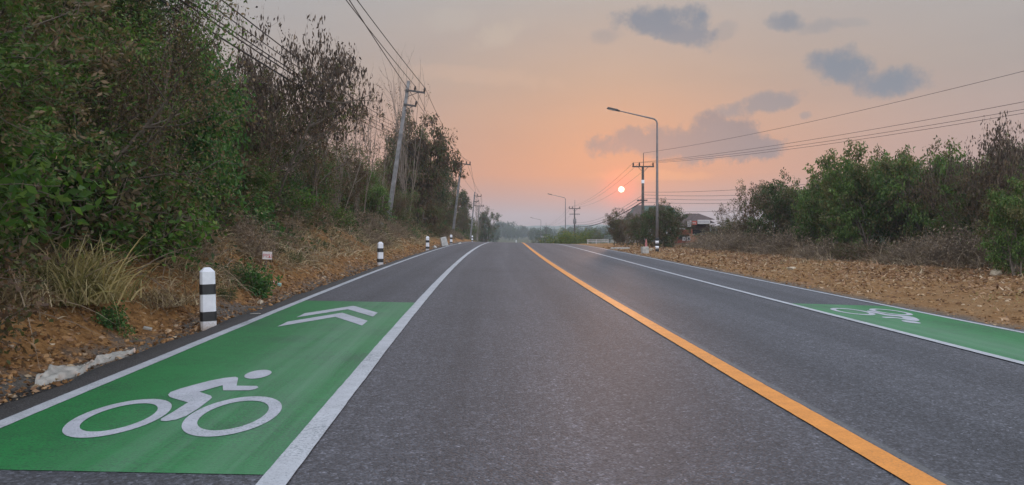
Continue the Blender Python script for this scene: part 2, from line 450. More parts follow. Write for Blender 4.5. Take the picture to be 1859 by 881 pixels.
M_BRUSH = foliage('dry_brush', [(0, (.09, .062, .045)), (.5, (.20, .148, .108)), (.9, (.32, .245, .175)), (1, (.46, .37, .26))], .25)
M_LITTERLEAF = foliage('fallen_leaves', [(0, (.10, .05, .025)), (.5, (.26, .14, .07)), (.9, (.38, .25, .15)), (1, (.5, .4, .28))], .1)
M_HAZEWOOD = foliage('far_leaves', [(0, (.02, .04, .018)), (.6, (.04, .07, .03)), (1, (.07, .10, .04))], .2)
M_YELLOW = foliage('yellow_green_leaves', [(0, (.05, .085, .012)), (.6, (.11, .15, .02)), (.93, (.17, .20, .03)), (1, (.4, .2, .03))], .35)

# ------------------------------------------------------------------ ground sheet
def build_ground():
    u = np.concatenate([np.arange(0, 1.0, .12), np.arange(1.0, 4, .2), np.arange(4, 10, .5), np.geomspace(10, 1300, 34)])
    v = np.concatenate([np.arange(0, 2, .2), np.arange(2, 11, .35), np.geomspace(11, 1300, 34)])
    ds = np.concatenate([(EL - u)[::-1], [EL + .3, -3, 0, 3, ER - .3], ER + v])
    Ys = np.concatenate([np.arange(-30, 2, 1.5), np.arange(2, 24, .16), np.arange(24, 60, .4), np.arange(60, 160, 2.0), np.geomspace(160, 1950, 45)])
    D, YY = np.meshgrid(ds, Ys)
    X = A(YY) + D; Z = G(D, YY)
    V = np.stack([X, YY, Z], -1).reshape(-1, 3)
    nx, ny = len(ds), len(Ys)
    i = np.arange(nx - 1); j = np.arange(ny - 1)
    q = (j[:, None] * nx + i)
    Fq = np.stack([q, q + 1, q + nx + 1, q + nx], -1).reshape(-1, 4)
    o = npmesh('ground', V, Fq, M_GROUND, smooth=True, attr={'left_off': np.maximum(EL - D, 0).ravel(), 'right_off': np.maximum(D - ER, 0).ravel()})
    tag(o, kind='structure', label='orange soil verges and hillside ground on both sides of the road')
build_ground()

# ------------------------------------------------------------------ road and its paint
Y_ROAD = np.concatenate([np.arange(-25, 2, .5), np.arange(2, 24, .08), np.arange(24, 100, .5), np.arange(100, 470, 3.0)])
def strip(name, d0, d1, lift, mat, parent, Ys=Y_ROAD, nd=2, uvshare=False, wob=0.0):
    ds = np.linspace(d0, d1, nd)
    D, YY = np.meshgrid(ds, Ys)
    if wob:
        D = D + .35 * wob * (noise(YY * 2.3, D * 9, 1.0) + .8 * noise(YY * 17, D * 31, 1.0))
    V = np.stack([A(YY) + D, YY, ZC(YY) + cross(D) + lift], -1).reshape(-1, 3)
    nx, ny = nd, len(Ys)
    i = np.arange(nx - 1); j = np.arange(ny - 1); q = (j[:, None] * nx + i)
    Fq = np.stack([q, q + 1, q + nx + 1, q + nx], -1).reshape(-1, 4)
    uu = (D - d0) / (d1 - d0) if uvshare else D
    return npmesh(name, V, Fq, mat, parent, uv=np.stack([uu, YY], -1).reshape(-1, 2))

def build_road():
    wobL = np.array([EL - .36, EL - .30])
    ds = np.concatenate([[EL - .46, EL - .34], np.linspace(EL - .2, ER + .1, 16), [ER + .2, ER + .3]])
    D, YY = np.meshgrid(ds, Y_ROAD)
    D = D.copy()
    D[:, :2] += (.05 * noise(YY, 0 * YY, 2.1))[:, :2]
    D[:, -2:] += (.04 * noise(YY, 9 + 0 * YY, 2.1))[:, -2:]
    Z = ZC(YY) + cross(D)
    Z[:, 0] -= .10; Z[:, -1] -= .10
    V = np.stack([A(YY) + D, YY, Z], -1).reshape(-1, 3)
    nx, ny = len(ds), len(Y_ROAD)
    i = np.arange(nx - 1); j = np.arange(ny - 1); q = (j[:, None] * nx + i)
    Fq = np.stack([q, q + 1, q + nx + 1, q + nx], -1).reshape(-1, 4)
    road = npmesh('road', V, Fq, M_ASPH, uv=np.stack([D, YY], -1).reshape(-1, 2))
    tag(road, kind='structure', label='grey two-lane asphalt road with green cycle lanes running to a low crest')
    strip('edge_line', EL - .06, EL + .06, .008, M_WHITE, road, nd=2, wob=.006)['label'] = 'white line along the left edge of the asphalt'
    strip('edge_line', ER - .055, ER + .055, .008, M_WHITE, road, nd=2, wob=.006)['label'] = 'white line along the right edge of the asphalt'
    strip('lane_line', -LANE - .078, -LANE + .078, .012, M_WHITE, road, nd=2, wob=.008)['label'] = 'white line between the left cycle lane and the traffic lane'
    strip('lane_line', LANE - .07, LANE + .07, .012, M_WHITE, road, nd=2, wob=.008)['label'] = 'white line between the right cycle lane and the traffic lane'
    strip('centre_line', -.10, .10, .008, M_ORANGE, road, nd=2, wob=.008)['label'] = 'solid orange line down the middle of the road'
    p1 = strip('cycle_lane', EL + .05, -LANE - .05, .004, M_GREEN, road, Ys=np.linspace(4.22, 13.75, 24), nd=8, uvshare=True)
    p1['label'] = 'near green painted cycle lane panel on the left'
    p2 = strip('cycle_lane', LANE + .05, ER - .05, .004, M_GREEN, road, Ys=np.linspace(15.35, 5.85, 24), nd=8, uvshare=True)
    # dust lies on the traffic side on both panels
    l = p2.data.uv_layers[0].data
    for e in l: e.uv = (1 - e.uv[0], e.uv[1])
    p2['label'] = 'faded green painted cycle lane panel on the right'
    # symbols in lane coordinates, front of the bicycle to the left
    def flat(name, polys, centre, rot, lift, parent, label):
        me = bpy.data.meshes.new(name); vs = []; fs = []
        for poly in polys:
            n = len(vs)
            for x, y in poly['v']:
                c, s = math.cos(rot), math.sin(rot)
                dx, dy = x * c - y * s, x * s + y * c
                vs.append(RP(centre[0] + dx, centre[1] + dy, lift))
            fs += [tuple(i + n for i in f) for f in poly['f']]
        me.from_pydata(vs, [], fs); me.materials.append(M_SYMB); me.update()
        # face up
        import bmesh
        bm = bmesh.new(); bm.from_mesh(me); bmesh.ops.triangulate(bm, faces=bm.faces[:]); bmesh.ops.recalc_face_normals(bm, faces=bm.faces[:])
        for f in bm.faces:
            if f.normal.z < 0: f.normal_flip()
        bm.to_mesh(me); bm.free()
        o = bpy.data.objects.new(name, me); COL.objects.link(o); o.parent = parent
        o['label'] = label
        return o
    def ring(cx, cy, ro, ri, n=48):
        v = [];  f = []
        for k in range(n):
            a = 2 * math.pi * k / n
            v += [(cx + ro[0] * math.cos(a), cy + ro[1] * math.sin(a)), (cx + ri[0] * math.cos(a), cy + ri[1] * math.sin(a))]
            f.append((2 * k, (2 * k + 2) % (2 * n), (2 * k + 3) % (2 * n), 2 * k + 1))
        return dict(v=v, f=f)
    C0 = (-4.62, 5.45)
    rider = [(-4.95, 6.09), (-4.97, 6.19), (-4.945, 6.32), (-4.89, 6.48), (-4.82, 6.66), (-4.73, 6.80), (-4.66, 6.85), (-4.62, 6.81), (-4.53, 6.48), (-4.36, 6.485), (-4.33, 6.43), (-4.34, 6.36), (-4.38, 6.31), (-4.58, 6.29), (-4.65, 6.49), (-4.75, 6.22), (-4.61, 6.09), (-4.58, 6.03), (-4.57, 5.95), (-4.555, 5.67), (-4.56, 5.44), (-4.59, 5.34), (-4.64, 5.29), (-4.68, 5.30), (-4.70, 5.35), (-4.695, 5.55), (-4.70, 5.85), (-4.90, 6.01)]
    rid = [(x - C0[0], y - C0[1]) for x, y in rider]
    hd = [(-4.495 - C0[0] + .108 * math.cos(a), 6.99 - C0[1] + .21 * math.sin(a)) for a in np.linspace(0, 2 * math.pi, 32, endpoint=False)]
    sym = [ring(-.38, -.055, (.285, .545), (.20, .40)), ring(.38, .065, (.305, .585), (.215, .435)),
           dict(v=rid, f=[tuple(range(len(rid)))]), dict(v=hd, f=[tuple(range(len(hd)))])]
    flat('bicycle_symbol', sym, C0, 0, .008, p1, 'large white cyclist symbol on the near left green panel')
    flat('bicycle_symbol', sym, (4.65, 14.08), math.pi, .008, p2, 'small looking white cyclist symbol on the right green panel')
    def chev(y):
        v = [(-.54, y), (-.54, y + .54), (0, y + 1.74), (.54, y + .80), (.54, y + .28), (0, y + 1.2)]
        return dict(v=v, f=[(0, 1, 2, 5), (5, 2, 3, 4)])
    flat('chevron', [chev(0)], (-4.635, 10.2), 0, .008, p1, 'nearer white chevron')
    flat('chevron', [chev(0)], (-4.635, 11.24), 0, .008, p1, 'farther white chevron')
    return road
ROAD = build_road()

# ------------------------------------------------------------------ leaf, blade and branch builders
def unit(v): return v / (np.linalg.norm(v, axis=-1, keepdims=True) + 1e-12)

def leaf_quads(P, T, L, Wd, rng, fold=.12):
    n = len(P)
    rnd = unit(rng.normal(size=(n, 3)))
    s = unit(np.cross(T, rnd)); nn = np.cross(s, T)
    L = np.broadcast_to(L, (n,))[:, None]; Wd = np.broadcast_to(Wd, (n,))[:, None]
    a = P; c = P + T * L - nn * L * fold
    b = P + T * L * .42 + s * Wd * .5 + nn * L * fold * .5
    d = P + T * L * .42 - s * Wd * .5 + nn * L * fold * .5
    V = np.stack([a, b, c, d], 1).reshape(-1, 3)
    return V, np.arange(4 * n).reshape(-1, 4)

def blades(P, Dr, L, Wd, rng, droop=.6, seg=4):
    """curved grass blades: strips of seg quads"""
    n = len(P)
    L = np.broadcast_to(L, (n,)); Wd = np.broadcast_to(Wd, (n,))
    side = unit(np.cross(Dr, unit(rng.normal(size=(n, 3)))))
    dr = np.broadcast_to(droop, (n,)) * rng.uniform(.5, 1.5, n)
    rows = []
    for k in range(seg + 1):
        t = k / seg
        c = P + Dr * (L * t)[:, None]
        c = c + np.array([0, 0, -1.0]) * (L * dr * t * t)[:, None]
        w = (Wd * (1 - t ** 1.5) * .5 + .0008)[:, None]
        rows += [c - side * w, c + side * w]
    V = np.stack(rows, 1)
    m = 2 * (seg + 1)
    base = (np.arange(n) * m)[:, None]
    F_ = np.concatenate([np.stack([base + 2 * k, base + 2 * k + 1, base + 2 * k + 3, base + 2 * k + 2], -1).reshape(n, 1, 4) for k in range(seg)], 1)
    return V.reshape(-1, 3), F_.reshape(-1, 4)

def join(parts):
    Vs = []; Fs = []; n = 0
    for V, F_ in parts:
        Vs.append(V); Fs.append(F_ + n); n += len(V)
    if not Vs: return np.zeros((0, 3)), np.zeros((0, 4), int)
    return np.concatenate(Vs), np.concatenate(Fs)

def skeleton(rng, H, levels=3, n_trunks=1, spread=.5, kids=(5, 5, 4), ratio=.55, wander=.16, up=.25, r0=.05, first=.3, angle=(35, 70), dome=False):
    tubes = []; anchors = []
    def grow(p, d, L, r, lev):
        k = 6 if lev == 0 else 4
        pts = [p.copy()]; dirs = [d.copy()]
        for i in range(k):
            d = d + rng.normal(size=3) * wander; d[2] += up * (.35 if lev else .15)
            d /= np.linalg.norm(d)
            p = p + d * L / k
            pts.append(p.copy()); dirs.append(d.copy())
        rr = np.linspace(r, r * (.35 if lev < levels - 1 else .15), k + 1)
        tubes.append(tube_np(pts, np.maximum(rr, .0025), 6 if lev == 0 else (4 if lev == 1 else 3)))
        if lev >= levels - 1 or lev == levels - 2:
            for i in range(1, k + 1):
                if lev == levels - 2 and i < k * .6: continue
                anchors.append((pts[i], dirs[i]))
        if lev < levels - 1:
            for c in range(kids[lev]):
                t = first + (1 - first) * (c + rng.uniform(.2, .9)) / kids[lev] if lev == 0 else rng.uniform(.3, 1)
                j = min(k, max(1, int(round(t * k))))
                ax = rng.normal(size=3); ax -= ax.dot(dirs[j]) * dirs[j]; ax /= np.linalg.norm(ax) + 1e-9
                an = math.radians(rng.uniform(*angle))
                nd = dirs[j] * math.cos(an) + ax * math.sin(an)
                grow(pts[j], nd, L * ratio * rng.uniform(.7, 1.2) * ((.62 + .6 * math.sin(math.pi * min(1, .15 + t * .75)) if dome else 1.15 - .45 * t) if lev == 0 else 1), r * .5 * (1.1 - .5 * t), lev + 1)
    for t in range(n_trunks):
        a = rng.uniform(0, 6.28); s = spread * rng.uniform(.1, 1) if n_trunks > 1 else .1
        d = np.array([math.cos(a) * s, math.sin(a) * s, 1.0]); d /= np.linalg.norm(d)
        p = np.array([math.cos(a) * .12 * (n_trunks > 1), math.sin(a) * .12 * (n_trunks > 1), -.25])
        grow(p, d, H * rng.uniform(.72, 1.0) * (.8 if dome else 1), r0 * rng.uniform(.7, 1.1), 0)
    P = np.array([a[0] for a in anchors]); Dd = np.array([a[1] for a in anchors])
    return tubes, P, Dd

def simple_leaves(rng, P, Dd, per, L, Wd, scat=.16, droop=.35):
    n = len(P) * per
    p = np.repeat(P, per, 0) + rng.normal(size=(n, 3)) * scat
    t = unit(np.repeat(Dd, per, 0) * .5 + rng.normal(size=(n, 3)) * .8 + np.array([0, 0, -droop]))
    s = rng.uniform(.6, 1.3, n)
    return leaf_quads(p, t, L * s, Wd * s, rng)

def clump_leaves(rng, P, Dd, per, L, Wd, rad=.24):
    n = len(P) * per
    q = unit(rng.normal(size=(n, 3))) * (rng.random(n) ** .4)[:, None] * np.array([1, 1, .6])
    sz = np.repeat(rng.uniform(.55, 1.3, len(P)), per)
    p = np.repeat(P + Dd * rad * .4, per, 0) + q * rad * sz[:, None]
    t = unit(q * .7 + rng.normal(size=(n, 3)) * .5 + np.array([0, 0, -.35]))
    s_ = rng.uniform(.6, 1.3, n)
    up = np.array([0, 0, 1.0]) + rng.normal(size=(n, 3)) * .45
    Ls = (L * s_)[:, None]; Ws = (Wd * s_)[:, None]
    sd = unit(np.cross(t, unit(up))); nn = np.cross(sd, t)
    V = np.stack([p, p + t * Ls * .42 + sd * Ws * .5 + nn * Ls * .05, p + t * Ls - nn * Ls * .1, p + t * Ls * .42 - sd * Ws * .5 + nn * Ls * .05], 1).reshape(-1, 3)
    return V, np.arange(4 * n).reshape(-1, 4)

def pinnate_leaves(rng, P, Dd, per, pairs, rach, L, Wd, scat=.12, droop=.3):
    n = len(P) * per
    p = np.repeat(P, per, 0) + rng.normal(size=(n, 3)) * scat
    r = unit(np.repeat(Dd, per, 0) * .5 + rng.normal(size=(n, 3)) * .75 + np.array([0, 0, -droop * .4]))
    sd = unit(np.cross(r, unit(rng.normal(size=(n, 3)) * .5 + np.array([0, 0, 1.0]))))
    sz = rng.uniform(.7, 1.25, n)
    out = []
    for k in range(pairs):
        t = (k + .6) / pairs
        c = p + r * (rach * sz * t)[:, None] + np.array([0, 0, -1.0]) * (droop * rach * sz * t * t)[:, None]
        for sg in (-1, 1):
            d = unit(sd * sg + r * .45 + np.array([0, 0, -.15]) + rng.normal(size=(n, 3)) * .18)
            out.append(leaf_quads(c, d, L * sz * (1.1 - .4 * abs(t - .4)), Wd * sz, rng, .05))
    return join(out)

def hanging(rng, P, per, L, Wd, scat=.10):
    n = len(P) * per
    p = np.repeat(P, per, 0) + rng.normal(size=(n, 3)) * scat
    t = unit(rng.normal(size=(n, 3)) * .35 + np.array([0, 0, -1.0]))
    s = rng.uniform(.6, 1.3, n)
    return leaf_quads(p, t, L * s, Wd * s, rng, .04)

HOLD = []
def make_plant(name, tubes, leaves, leaf_mat, bark=M_BARK, trunk_name='trunk', crown_name='crown', extra=None):
    root = empty(name)
    V, F_ = join(tubes)
    npmesh(trunk_name, V, F_, bark, root, smooth=True)
    if leaves is not None:
        V, F_ = join(leaves); npmesh(crown_name, V, F_, leaf_mat, root)
    if extra:
        V, F_ = join(extra[1]); npmesh(extra[0], V, F_, extra[2], root)
    return root

class Kind:
    """first place() moves the built plant itself, later ones copy it with its parts"""
    def __init__(self, root):
        self.root = root; self.used = False
        ms = [o.data for o in ([root] + children(root)) if o.type == 'MESH']
        zs = np.concatenate([np.array([v.co.z for v in m.vertices]) for m in ms]); self.H = float(np.percentile(zs, 98.5))
        rs = np.concatenate([np.array([math.hypot(v.co.x, v.co.y) for v in m.vertices]) for m in ms]); self.rad = float(np.percentile(rs, 93))
    def place(self, loc, rz, sc, label, cat, group=None, tilt=(0, 0)):
        if not self.used:
            self.kids = children(self.root); o = self.root; self.used = True
        else:
            o = copy_tree(self.root)
        o.location = loc; o.rotation_euler = (tilt[0], tilt[1], rz)
        o.scale = sc if hasattr(sc, '__len__') else (sc, sc, sc)
        for k in ('label', 'category', 'group'):
            if k in o: del o[k]
        return tag(o, label, cat, group)

def rg(s): return np.random.default_rng(s)

def kind_feather(seed, H=5.0, per=4, mat=M_LEAF_GREEN, n_tr=3, name='scrub_tree', L=.10, Wd=.042):
    r = rg(seed); t, P, D = skeleton(r, H, 3, n_tr, .55, (8, 5, 3), .5, .15, .2, .05, .2, (35, 75), True)
    return Kind(make_plant(name, t, [pinnate_leaves(r, P, D, per, 5, 2.8 * L, L, Wd)], mat))
def kind_dense(seed, H=5.0, per=8, mat=M_LEAF_DARK, L=.11, Wd=.058, n_tr=2, name='leafy_tree'):
    r = rg(seed); t, P, D = skeleton(r, H, 3, n_tr, .6, (10, 7, 4), .44, .16, .2, .06, .14, (35, 75), True)
    return Kind(make_plant(name, t, [simple_leaves(r, P, D, per, L, Wd, .17)], mat))
def kind_round(seed, H=4.6, per=28, mat=None, L=.125, Wd=.07, n_tr=3, name='leafy_tree', rad=.25, spread=.6, ratio=.42, kids=(10, 7, 4)):
    r = rg(seed); t, P, D = skeleton(r, H, 3, n_tr, spread, kids, ratio, .16, .16, .06, .12, (40, 80), True)
    k = np.arange(len(P)) % 2 == 1
    return Kind(make_plant(name, t, [clump_leaves(r, P[k], D[k], per, L, Wd, rad)], mat or M_LEAF_FRESH))
def kind_pod(seed, H=5.0, name='pod_tree', n_tr=5, mat=M_LEAF_DUSK, per=7):
    r = rg(seed); t, P, D = skeleton(r, H, 3, n_tr, .6, (10, 7, 3), .42, .17, .2, .04, .3, (30, 70), True)
    top = P[:, 2].max()
    hi = P[:, 2] > top * .42
    k = r.random(len(P)) < .42
    low = (P[:, 2] < top * .62) & (r.random(len(P)) < .7)
    h1 = hanging(r, P[hi & k], per, .13, .05, .09)
    h2 = simple_leaves(r, P[hi & ~k], D[hi & ~k], 1, .09, .045, .1, .8)
    return Kind(make_plant(name, t, [pinnate_leaves(r, P[low], D[low], 1, 5, .24, .08, .03)], mat, extra=('seed_pods', [h1, h2], M_POD)))
def kind_bare(seed, H=6, n_tr=9, name='bare_sapling', per=1, mat=M_LEAF_DUSK, spread=.35, leafshare=.25, top=.8):
    r = rg(seed); t, P, D = skeleton(r, H, 3, n_tr, spread, (9, 4, 2), .22, .10, .35, .026, .25, (20, 50))
    k = (r.random(len(P)) < leafshare) & (P[:, 2] < H * top)
    return Kind(make_plant(name, t, [simple_leaves(r, P[k], D[k], per, .10, .03, .10, .6)], mat, bark=M_TWIG))
def kind_bush(seed, H=1.3, per=7, mat=M_LEAF_DARK, L=.08, Wd=.042, name='bush', n_tr=9):
    r = rg(seed); t, P, D = skeleton(r, H, 2, n_tr, 1.1, (7, 3), .5, .2, .15, .015, .1)
    return Kind(make_plant(name, t, [simple_leaves(r, P, D, per, L, Wd, .10)], mat, bark=M_TWIG, trunk_name='stems', crown_name='foliage'))
def kind_brush(seed, H=1.2, n_tr=26, name='dry_shrub'):
    r = rg(seed); t, P, D = skeleton(r, H, 2, n_tr, 1.3, (8, 3), .45, .24, -.05, .008, .1)
    bl = blades(np.zeros((260, 3)) + r.normal(size=(260, 3)) * [.35, .35, .02], unit(r.normal(size=(260, 3)) * .6 + [0, 0, 1.0]), r.uniform(.5, 1.1, 260) * H * .9, .014, r, .6)
    return Kind(make_plant(name, t, [simple_leaves(r, P, D, 2, .08, .03, .08, .8), bl], M_BRUSH, bark=M_TWIG, trunk_name='stems', crown_name='dead_leaves'))
def kind_clump(seed, n, H, Wd, mat, name='grass_clump', spread=.25, droop=.55, lean=.55, stemmat=None):
    r = rg(seed)
    P = r.normal(size=(n, 3)) * [spread, spread, .01]
    Dr = unit(r.normal(size=(n, 3)) * [lean, lean, .15] + [0, 0, 1.0])
    V, F_ = blades(P, Dr, r.uniform(.55, 1.15, n) * H, Wd * r.uniform(.6, 1.3, n), r, droop, 5)
    o = npmesh(name, V, F_, mat)
    return Kind(o)

FEATHER = [kind_feather(11), kind_feather(12, 4.6, 4, M_LEAF_GREEN, 4), kind_feather(13, 5.2, 3, M_LEAF_DUSK, 4)]
DENSE = [kind_dense(21), kind_dense(22, 4.6, 7, M_LEAF_GREEN, .13, .065, 3), kind_dense(23, 5.0, 8, M_LEAF_DUSK, .10, .05, 3)]
POD = [kind_pod(31), kind_pod(32, 4.6, n_tr=4)]
BARE = [kind_bare(41), kind_bare(42, 7, 12, spread=.22), kind_bare(43, 6, 7, leafshare=.5, per=3, top=.65)]
SMALL = [kind_feather(14, 5.0, 7, M_LEAF_GREEN, 3, L=.07, Wd=.03), kind_dense(24, 5.0, 20, M_LEAF_DARK, .062, .03, 3), kind_dense(25, 5.0, 18, M_LEAF_DUSK, .058, .027, 4), kind_dense(26, 4.8, 18, M_LEAF_GREEN, .066, .032, 3)]
ROUND = [kind_round(91), kind_round(92, 4.6, 28, M_LEAF_DARK), kind_round(93, 4.8, 26, M_LEAF_DUSK, .11, .055), kind_round(94, 4.4, 26, M_LEAF_FRESH, .14, .075)]
NARROW = [kind_round(95, 4.8, 22, M_LEAF_DUSK, .12, .06, 4, spread=.3, ratio=.28, kids=(12, 6, 3)), kind_round(96, 4.8, 22, M_LEAF_DARK, .12, .06, 4, spread=.28, ratio=.28, kids=(12, 6, 3))]
BROAD = [kind_dense(51, 3.6, 14, M_LEAF_BROAD, .15, .075, 3, 'broadleaf_tree')]
BUSH = [kind_bush(61), kind_bush(62, 1.2, 8, M_LEAF_DUSK), kind_bush(63, 1.3, 5, M_LEAF_BROAD, .14, .07), kind_bush(64, 1.1, 6, M_LEAF_GREEN, .09, .035)]
BRUSH = [kind_brush(71), kind_brush(72, 1.4, 30)]
YB0 = kind_bush(66, 1.3, 7, M_LEAF_LIME, .10, .05)
YBUSH = [kind_bush(65, 1.6, 9, M_YELLOW, .12, .05)]

rnd = random.Random(9)
def at(d, Y, dz=-.05): return W(d, Y, dz)
def L_at(u, Y, dz=-.05): return W(EL - u, Y, dz)
def R_at(v, Y, dz=-.05): return W(ER + v, Y, dz)

# ------------------------------------------------------------------ left hillside: trees
TL = 'trees of the left hillside thicket'
def lt(kind, u, Y, sc, label, cat='tree', group=None, rz=None, tilt=(0, 0)):
    return kind.place(L_at(u, Y), rnd.uniform(0, 6.28) if rz is None else rz, sc, label, cat, group, tilt)
def by_bearing(kind, px, Y, top, label, cat, group, hw):
    x = (px - CX) / F_PX * Y; d = d_of(x, Y); g = float(G(d, Y))
    h = (EYE + (HZ - top) / F_PX * Y - g) / kind.H
    w = min(1.8 * h, max(.62 * h, hw / F_PX * Y / kind.rad)) if hw else h
    return kind.place((x, Y, g - .05), rnd.uniform(0, 6), (w, w, h), label, cat, group)
def lx(kind, px, Y, top, hw, label, cat='tree', group=TL): return by_bearing(kind, px, Y, top, label, cat, group, hw)
lx(POD[0], 492, 24, 46, 92, 'tall many-stemmed tree hung with purple brown pods against the sky above the bank')
lx(POD[1], 568, 27, 82, 85, 'second brown pod tree just right of the tallest purple brown one')
lx(POD[1], 425, 21, 140, 50, 'pod tree at the right shoulder of the green thicket, under the cables')
lx(SMALL[2], 245, 15.0, -40, 60, 'dark edge tree at the right side of the thicket where the cables cross')
lx(BROAD[0], 335, 17, 104, 70, 'broad-leaved deep green tree at the right edge of the near thicket')
lx(BARE[0], 655, 38, 130, 55, 'cluster of bare upright saplings left of the nearest leaning pole')
lx(BARE[1], 612, 33, 125, 50, 'thin leafless bamboo-like stems showing sky between brown pod tree and pole')
lx(BARE[1], 738, 56, 95, 48, 'tallest bare twig tree rising behind the top of the nearest leaning pole')
lx(BARE[2], 560, 30, 190, 60, 'half bare sapling clump with a few olive leaves beside the brown pod tree')
lx(BARE[2], 688, 45, 165, 45, 'half bare sapling clump with olive leaves close behind the nearest leaning pole')
lx(NARROW[0], 756, 62, 212, 46, 'dark rounded tree right of the nearest leaning pole')
lx(NARROW[1], 728, 66, 250, 42, 'dark green tree behind the rounded one right of the nearest leaning pole')
lx(NARROW[1], 786, 82, 280, 30, 'bushy dark tree just left of the second leaning pole')
lx(NARROW[0], 806, 104, 314, 24, 'feathery olive tree just behind the second leaning pole')
lx(NARROW[1], 833, 132, 342, 20, 'green tree standing between the second and third leaning poles')
lx(BARE[0], 866, 150, 352, 16, 'pale arching bamboo stems beyond the third leaning pole')
lx(NARROW[1], 880, 185, 384, 10, 'small dark crown standing clear at the far end of the left tree line')
for px, Y, top in [(235, 12.5, 60), (290, 14.5, 150)]:
    lx(BARE[2], px, Y, top, 60, 'half dead twiggy sapling among the green leaves of the upper left thicket', 'tree', 'dead saplings inside the upper left thicket')
# the near wall of green, too interlaced to tell apart one by one
near = 'green scrub tree in the tangled thicket that fills the upper left corner'
SM = SMALL
for u, Y, k, s in [(2.6, 7.6, SM[0], .85), (3.1, 9.2, SM[0], .95), (2.7, 10.8, SM[3], .9), (3.4, 12.4, SM[2], 1.0), (2.8, 14.0, SM[0], .95), (3.6, 15.5, SM[2], 1.0),
                   (4.8, 8.2, SM[2], 1.2), (5.0, 10.4, SM[0], 1.25), (5.2, 12.6, SM[1], 1.35), (5.4, 14.8, SM[1], 1.35), (4.9, 16.8, SM[2], 1.15),
                   (7.5, 9, DENSE[2], 1.4), (7.6, 12, SM[0], 1.5), (7.4, 15, SM[1], 1.5), (4.0, 6.2, SM[2], 1.0), (3.2, 17.2, SM[3], .95),
                   (6.2, 18.2, SM[1], 1.15), (10, 11, DENSE[0], 1.6), (10, 15, FEATHER[1], 1.6), (5.8, 6.0, SM[3], 1.3)]:
    u = max(u, float(A(Y)) + EL + .40 * Y + k.rad * s * .95)
    lt(k, u, Y, s, near, 'tree', 'thicket trees in the upper left corner')
mid = 'low scrub tree in the front row of the left slope from the pod trees onward'
for u, Y, k, s in [(2.7, 20.5, FEATHER[1], .62), (4.2, 22, DENSE[2], .7), (3.0, 26, DENSE[0], .62), (4.8, 27, FEATHER[0], .75), (3.2, 30.5, DENSE[1], .62), (5.0, 32, DENSE[2], .75), (3.2, 35, FEATHER[2], .62), (2.7, 52, DENSE[1], .6), (3.3, 57, ROUND[1], .7), (2.7, 63, DENSE[2], .6), (3.1, 70, ROUND[2], .75), (2.7, 77, DENSE[1], .6), (3.0, 87, ROUND[1], .7), (3.0, 43, ROUND[3], .6), (3.0, 49.5, DENSE[2], .6), (5.0, 38, DENSE[0], .8), (3.6, 40, FEATHER[1], .6), (5.2, 45, DENSE[1], .8), (3.6, 47, DENSE[2], .62), (6.5, 24, FEATHER[0], .8), (7, 34, DENSE[0], .85)]:
    lt(k, u + .5, Y, s, mid, 'tree', 'low front row trees of the left slope')
farl = 'dark green tree in the continuous left tree line beyond the nearest leaning pole'
for u, Y, k, s in [(3.4, 52, FEATHER[1], .75), (4.6, 58, DENSE[1], 1.0), (5.4, 72, FEATHER[0], 1.15), (2.8, 70, DENSE[2], .8), (4.2, 84, DENSE[0], 1.15), (2.8, 83, FEATHER[1], .75), (4.0, 99, DENSE[1], 1.25), (2.8, 98, DENSE[2], .8), (4.4, 118, DENSE[0], 1.3), (3.0, 121, FEATHER[2], .95), (3.8, 132, DENSE[2], 1.25), (3.4, 142, FEATHER[1], 1.1), (3.6, 165, DENSE[0], 1.2), (3.8, 180, DENSE[1], 1.2), (3.6, 200, FEATHER[0], 1.2), (4, 225, DENSE[2], 1.2)]:
    lt(k, u + 1.6, Y, s * .85, farl, 'tree', 'trees of the far left tree line')

# bushes on the slope
bl = 'leafy bush in the undergrowth covering the left slope'
rr = random.Random(4)
for i in range(120):
    Y = 3.5 + 92 * rr.random() ** 1.7; u = (rr.uniform(1.9, 5.2) if i % 3 else rr.uniform(1.5, 2.6)) + (1.3 if 11 < Y < 46 else 0)
    k = rr.choice([BUSH[0], BUSH[0], BUSH[1], BUSH[1], BUSH[2], BUSH[3]])
    if u < 2 and Y > 12: k = BRUSH[0]
    s = rr.uniform(.55, 1.05)
    if k is BRUSH[0]:
        lt(k, u, Y, s * .8, 'tangle of dry brown stems along the top of the left soil bank', 'shrub', 'dry shrubs along the left bank')
    else:
        lt(k, u, Y, s, bl, 'bush', 'bushes in the left undergrowth')
for i in range(56):
    Y = 6 + 26 * rr.random(); u = rr.uniform(1.9, 4.6) if Y < 15 else rr.uniform(3.0, 5)
    lt(rr.choice([BUSH[2], BUSH[3], BUSH[3], BUSH[0], YB0]), u, Y, rr.uniform(.7, 1.25), bl, 'bush', 'bushes in the left undergrowth')
for i in range(22):
    Y = 7.5 + 6.5 * rr.random(); u = rr.uniform(2.3, 4.2)
    lt(rr.choice([BUSH[3], YB0, BUSH[3], BUSH[0]]), u, Y, rr.uniform(.9, 1.5), bl, 'bush', 'bushes in the left undergrowth')
for i in range(34):
    Y = 3.5 + 50 * rr.random() ** 1.2; u = rr.uniform(1.3, 3.0)
    lt(rr.choice(BRUSH), u + .35, Y, rr.uniform(.4, .75), 'tangle of dry brown stems along the top of the left soil bank', 'shrub', 'dry shrubs along the left bank')
